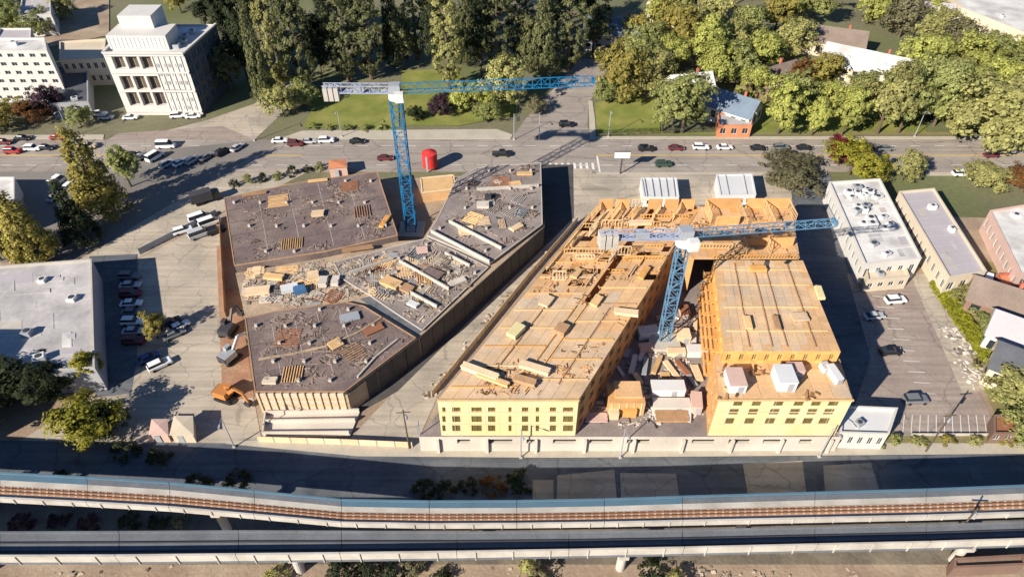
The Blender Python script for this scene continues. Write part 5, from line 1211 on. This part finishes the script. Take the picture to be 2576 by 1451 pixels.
# ================================================================== building materials lying on the sites
def stack(name, cat, label, x, y, z, L, Wd, H_, ang, m, rows=5, layers=3, group=None):
    p = G(x, y, z); t = thing(name, label, cat, (p.x, p.y, z), R(ang), group=group)
    for q in (-L * .3, L * .3):
        me = MB().box((q, 0, .07), (.15, Wd, .14)).mesh('bearer'); me.materials.append(M['bark']); obj('bearer', me, t)
    b = MB()
    for i in range(layers):
        for j in range(rows):
            b.box((rnd.uniform(-.08, .08), -Wd / 2 + (j + .5) * Wd / rows, .14 + (i + .5) * H_ / layers), (L * rnd.uniform(.94, 1), Wd / rows * .92, H_ / layers * .92))
    me = b.mesh('boards'); me.materials.append(M[m]); obj('boards', me, t); return t
i_ = 0
for x, y, L, Wd, H_, ang, m, lab in [
 (1208, 940, 7, 1.3, .9, -25, 'lumber_pale', 'long pale lumber stack at the front left of the left wing roof'),
 (1240, 958, 6, 1.0, .6, -25, 'lumber', 'tan lumber stack just below the long pale one on the left wing roof'),
 (1345, 930, 5.5, 1.4, .8, -22, 'lumber_pale', 'pale lumber stack at the front right of the left wing roof'),
 (1320, 962, 4, 1.4, .8, -20, 'formwork', 'brown plywood stack near the front right of the left wing roof'),
 (1298, 838, 3.4, 2.0, 1.0, 55, 'sheathing_yellow', 'yellow sheathing stack in the middle of the left wing roof'),
 (1412, 832, 2.6, 2.2, .8, 60, 'formwork', 'rusty brown stack right of the yellow sheathing stack'),
 (1375, 760, 3.0, 2.0, .5, 60, 'lumber_pale', 'pale lumber stack beside the lane edge of the left wing roof'),
 (1575, 790, 4.5, 1.4, .7, -10, 'lumber_pale', 'pale lumber stack at the courtyard edge of the left wing roof'),
 (1500, 760, 3.0, 1.6, .5, 60, 'lumber', 'small tan stack near the corridor slot of the left wing roof'),
 (1620, 690, 4, 1.2, .6, 60, 'lumber_orange', 'orange lumber stack at the inner corner of the left wing roof'),
 (1610, 565, 6, 1.2, .8, 3, 'lumber_pale', 'whitish lumber stack on the north end of the left wing'),
 (1450, 690, 3, 1.5, .5, 60, 'lumber', 'tan stack beside the upper cross slot of the left wing roof')]:
    stack('lumber_stack', 'lumber', lab, x, y, 14.06, L, Wd, H_, ang, m)
for x, y, L, Wd, H_, ang, m, lab in [
 (1880, 815, 3.2, 1.2, .5, 85, 'lumber', 'narrow brown stack, left of the two on the pale main roof'),
 (1952, 815, 3.6, 1.0, .5, 85, 'formwork', 'narrow brown stack, right of the two on the pale main roof'),
 (2010, 800, 3.0, 2.0, .4, 5, 'plywood_pale', 'pale sheet stack at the right of the pale main roof'),
 (1905, 680, 3.2, 1.4, .7, 0, 'lumber_orange', 'orange lumber stack at the north end of the pale main roof'),
 (2060, 740, 3.5, 1.2, .6, 85, 'sheathing_yellow', 'yellow stack at the east edge of the pale main roof')]:
    stack('lumber_stack', 'lumber', lab, x, y, 17.08, L, Wd, H_, ang, m)
# white pods on the terrace
def pod(x, y, z, sx, sy, sz, ang, m, top, label, name='service_pod', cat='pod'):
    p = G(x, y, z); t = thing(name, label, cat, (p.x, p.y, z), R(ang))
    for b, n, mm in ((MB().box((0, 0, sz / 2), (sx, sy, sz)), 'casing', m), (MB().box((0, 0, sz + .05), (sx + .12, sy + .12, .1)), 'lid', top), (MB().box((sx * .18, -sy / 2 - .02, sz * .45), (.9, .06, sz * .8)), 'door', 'grey_wall')):
        me = b.mesh(n); me.materials.append(M[mm]); obj(n, me, t)
pod(1846, 966, 14.1, 2.8, 4.0, 1.9, 0, 'metal_white', 'tarp_pink', 'white pod with pinkish top at the left of the terrace')
pod(1968, 962, 14.1, 3.0, 4.0, 2.3, 0, 'metal_white', 'metal_white', 'white pod with white top in the middle of the terrace')
pod(1996, 938, 14.1, 2.6, 2.0, 1.6, 0, 'tarp_pink', 'tarp_pink', 'small pinkish pod right of the middle white one on the terrace')
pod(2095, 948, 14.1, 1.2, 3.4, 1.4, 10, 'metal_white', 'metal_white', 'slim white pod at the right end of the terrace')
pod(2072, 930, 14.1, 1.2, 1.6, 1.2, 10, 'metal_white', 'roof_grey', 'small grey topped pod near the right end of the terrace')
# courtyard
pod(1676, 990, PODZ, 6.0, 2.4, 2.4, 0, 'metal_white', 'metal_white', 'white site trailer lying across the courtyard', 'site_trailer', 'trailer')
pod(1688, 1022, PODZ, 6.6, 2.2, 1.0, 0, 'concrete_pale', 'concrete_pale', 'low pale bin below the white trailer in the courtyard', 'waste_bin', 'bin')
pod(1755, 890, PODZ, 4.4, 2.0, 1.6, 0, 'metal_white', 'metal_white', 'white container against the orange courtyard wall', 'container', 'container')
pod(1716, 852, PODZ, 2.6, 2.6, 1.6, 0, 'lumber_pale', 'lumber_pale', 'cream crate right of the courtyard crane', 'crate', 'crate')
pod(1700, 890, PODZ, 3.4, 1.4, 1.0, 0, 'lumber_pale', 'lumber_pale', 'flat cream crate below the courtyard crane', 'crate', 'crate')
pod(1628, 845, PODZ, 4.0, 2.2, 1.8, 8, 'metal_white', 'metal_white', 'white container left of the courtyard crane', 'container', 'container')
pod(1622, 880, PODZ, 2.4, 1.6, 1.1, 8, 'tarp_pink', 'tarp_pink', 'pinkish crate left below the courtyard crane', 'crate', 'crate')
pod(1748, 1022, PODZ, 1.8, 3.6, 2.0, -8, 'tarp_pink', 'tarp_pink', 'pinkish upright container near the right yellow front', 'container', 'container')
pod(1720, 790, PODZ, 1.8, 3.0, 1.2, 0, 'tarp_pink', 'rust', 'rust topped container behind the courtyard crane', 'container', 'container')
for x, y, L, Wd, H_, ang, m, lab in [
 (1592, 920, 5, 1.0, .6, 72, 'metal_white', 'white steel bundle, leftmost of the courtyard bundles'),
 (1622, 925, 4.5, .9, .6, 76, 'metal_grey', 'grey steel bundle, second of the courtyard bundles'),
 (1652, 920, 5, .9, .5, 65, 'lumber', 'tan timber bundle, third of the courtyard bundles'),
 (1690, 935, 5.2, 1.0, .5, 112, 'lumber_pale', 'pale timber bundle leaning right in the courtyard'),
 (1718, 930, 4.6, 1.0, .5, 115, 'rust', 'rusty bar bundle at the right of the courtyard bundles'),
 (1752, 940, 4, 1.4, .4, 95, 'lumber_pale', 'cream board bundle near the orange courtyard wall'),
 (1690, 1050, 6, 2.4, .5, 0, 'formwork', 'brown plywood stack at the front edge of the courtyard'),
 (1500, 1052, 4, 2.0, .3, 0, 'tarp_pink', 'pinkish board stack at the front left of the courtyard'),
 (1640, 960, 3, 2.4, .3, 0, 'slab_concrete', 'grey sheet stack in the middle of the courtyard')]:
    stack('material_bundle', 'bundle', lab, x, y, PODZ - .08, L, Wd, H_, ang, m, rows=6)
for i, (x, y, m) in enumerate([(1560, 935, 'metal_white'), (1577, 890, 'metal_grey'), (1604, 955, 'lumber_pale'), (1612, 900, 'metal_white'), (1640, 870, 'tarp_blue'), (1660, 905, 'metal_white'), (1672, 945, 'lumber'), (1705, 960, 'metal_white'), (1722, 985, 'lumber_pale'), (1740, 960, 'metal_grey'), (1744, 855, 'metal_white'), (1748, 820, 'lumber_pale'), (1630, 1000, 'lumber_pale'), (1730, 1045, 'metal_white')]):
    stack('small_bundle', 'bundle', f'small {dict(metal_white="white", metal_grey="grey", lumber_pale="cream", lumber="tan", tarp_blue="blue covered")[m]} bundle on the courtyard floor, {ORD[i]} of the loose ones', x, y, PODZ - .08, rnd.uniform(1.6, 3.4), rnd.uniform(.6, 1.3), rnd.uniform(.25, .6), rnd.choice([70, 78, 110, 0, 95]), m, rows=4, group='loose bundles in the courtyard')
# orange timber hut in the courtyard
ht = thing('timber_hut', 'orange timber stair hut standing at the front of the courtyard', 'hut', G(1572, 1035, PODZ)); q = G(1572, 1035, PODZ)
for b, n, m in ((MB().box((q.x, q.y + 1.6, PODZ + 1.6), (6.4, 4.6, 3.4)), 'wall', 'osb'), (MB().box((q.x + .4, q.y + 2.2, PODZ + 3.5), (4.8, 3.6, .4)), 'roof', 'plywood'), (MB().box((q.x - 2.2, q.y - 1.2, PODZ + .9), (1.6, 1.2, 1.9)), 'porch', 'lumber_pale'), (MB().box((q.x + .6, q.y - 1.0, PODZ + 1.0), (2.4, .7, 2.1)), 'door_panel', 'lumber_orange')):
    b.build(n, m, ht)
for k in range(5): MB().box((q.x - 2.6 + k * 1.3, q.y - .74, PODZ + 1.6), (.18, .12, 3.3)).build('post', 'lumber_pale', ht)
# materials on the concrete podium
pl = [('white bundle of sheets in the tan middle of the podium', 730, 730, 5.2, 3.6, 2.2, .9, 20, 'metal_white'), ('dark blue covered bundle in the tan middle of the podium', 756, 735, 5.2, 2.6, 1.8, 1.2, 20, 'tarp_blue'),
 ('pale timber stack left of the white bundle on the podium', 650, 735, 5.2, 5, 2.4, .6, 10, 'lumber_pale'), ('tan timber stack at the upper left of the podium middle', 690, 700, 5.2, 4.5, 1.6, .7, -8, 'lumber'), ('pale crate stack right of the white bundle', 790, 700, 5.2, 2.4, 2.0, 1.2, 20, 'lumber_pale'), ('white crate stack, second right of the white bundle', 815, 715, 5.2, 1.8, 2.6, 1.2, 0, 'concrete_pale'), ('white crate stack, third right of the white bundle', 845, 712, 5.2, 1.6, 2.6, 1.0, 0, 'concrete_pale'),
 ('orange plank stack along the lower edge of the upper slab', 900, 628, 6.0, 7, 1.2, .4, 14, 'formwork'), ('orange plank stack at the right end of the upper slab', 968, 560, 6.0, 4.5, 1.2, .5, 75, 'lumber_orange'), ('small pale stack in the middle of the upper brown slab', 800, 540, 6.0, 3, 2.2, .5, 10, 'lumber_pale'), ('orange board stack at the top left of the upper brown slab', 640, 490, 6.0, 6, 1.0, .3, 16, 'formwork'), ('tan board stack at the upper edge of the upper brown slab', 800, 456, 6.0, 5, 1.0, .3, 12, 'lumber'),
 ('round looking yellow stack on the lower brown slab', 845, 868, 6.0, 2.6, 2.4, .4, 40, 'lumber'), ('tan stack on the lower left brown slab near its front', 680, 960, 6.0, 2.6, 1.6, .5, 0, 'tarp_beige'), ('grey sheet stack on the lower brown slab', 880, 800, 6.0, 4, 2.4, .3, 20, 'metal_grey'), ('rusty bar bundle at the right of the lower brown slab', 940, 830, 6.0, 4, 2.0, .3, 35, 'rust'),
 ('orange tan timber stack in the pale middle slab', 985, 715, 5.6, 4.6, 2.6, .7, -30, 'lumber'), ('brown timber stack right of the orange tan one', 1025, 730, 5.6, 2.6, 2.2, .7, -30, 'formwork'), ('white bundle at the lower end of the pale middle slab', 1040, 768, 5.6, 2.4, 1.4, .5, -30, 'metal_white'), ('mauve covered bundle on the pale middle slab', 1090, 690, 5.6, 4.6, 2.6, .4, -30, 'slab_mauve'), ('pale bundle at the edge of the pale middle slab', 1150, 712, 5.6, 4, 1.4, .5, 30, 'concrete_pale'),
 ('white stack on the upper right concrete slab', 1215, 520, 6.0, 3, 2.2, .8, 0, 'concrete_pale'), ('dark stack beside the white one on the upper right slab', 1228, 500, 6.0, 1.6, 1.6, .9, 0, 'metal_dark'), ('tan stack at the north edge of the upper right slab', 1320, 440, 6.0, 4, 1.2, .5, 0, 'lumber'), ('pale stack near the lower edge of the upper right slab', 1300, 575, 6.0, 3.2, 1.6, .5, 40, 'lumber_pale'), ('pinkish pallet near the foot of the blue crane', 1062, 632, 5.6, 2.6, 2.0, .5, 10, 'tarp_pink')]
for lab, x, y, z, L, Wd, H_, ang, m in pl: stack('material_stack', 'stack', lab, x, y, z + .02, L, Wd, H_, ang, m, rows=4)
# loose small debris nobody could count
inn = inset([G(x, y, 5.2) for x, y in ((600, 690), (830, 650), (930, 740), (880, 755), (620, 790))], .5)
stuff('site_debris', scatter(MB(), inn, 5.2, 1100, .08, .4, .04, .22, 7), 'rubble', 'loose boards and rubble strewn over the tan middle of the podium', 'debris')
mp_ = inset(gp(MID, 5.6), .6); stuff('site_debris', scatter(MB(), mp_, 5.6, 1200, .08, .4, .04, .22, 7), 'rubble', 'loose debris strewn over the pale middle slab', 'debris')
b = scatter(MB(), inset(gp(NW, 6), .8), 6.0, 900, .06, .28, .03, .16, 7); scatter(b, inset(gp(SW, 6), .8), 6.0, 700, .06, .28, .03, .16, 7); scatter(b, inset(gp(NE, 6), .8), 6.0, 800, .06, .3, .03, .2, 7)
stuff('site_debris', b, 'debris', 'small offcuts scattered over the brown and grey podium slabs', 'debris')
b = MB()
scatter(b, [Lw(.02, .04)[:2], Lw(.02, .96)[:2], Lw(.97, .96)[:2], Lw(.97, .04)[:2]], 14.06, 620, .05, .22, .03, .14, 8)
scatter(b, [(p.x, p.y) for p in nb], 14.05, 200, .06, .3, .03, .2, 6); scatter(b, [tA, tB, tC, tD], 14.1, 70, .12, .5, .05, .35, 4)
stuff('wood_offcuts', b, 'wood_debris', 'small lumber offcuts scattered over the framed roofs', 'debris')
cy_ = [(12.5, 74), (33.5, 74), (36, 105), (33, 108)]
stuff('site_debris', scatter(MB(), cy_, PODZ - .1, 420, .08, .4, .05, .35, 6), 'rubble_white', 'loose materials strewn over the courtyard floor', 'debris')
stuff('yard_debris', scatter(MB(), [(p.x, p.y) for p in gp([(2345, 820), (2420, 830), (2500, 965), (2440, 980)])], .06, 260, .15, .7, .05, .4, 2), 'rubble_white', 'white rubble along the paved path at right', 'debris')
b = scatter(MB(), [(p.x, p.y) for p in gp([(0, 1424), (2576, 1424), (2700, 1500), (-100, 1500)])], .05, 300, .1, .5, .05, .35, 2)
stuff('track_side_rubble', b, 'rubble', 'stones and rubble along the ground at the bottom edge', 'debris')
b = scatter(MB(), [(p.x, p.y) for p in gp([(1440, 560), (1300, 740), (1140, 930), (1050, 1060), (1010, 1060), (1250, 760)])], .05, 120, .15, .6, .05, .4, 3); stuff('site_debris', b, 'rubble', 'loose debris along the site lane', 'debris')
# sheds at the bottom right
flat_building('track_shed', 'brown roofed low shed at the bottom right edge', 'shed', quad_b([(2400, 1428), (2580, 1420), (2576, 1394), (2400, 1404)], 3), 3, 'brown_wall', 'roof_brown', {})
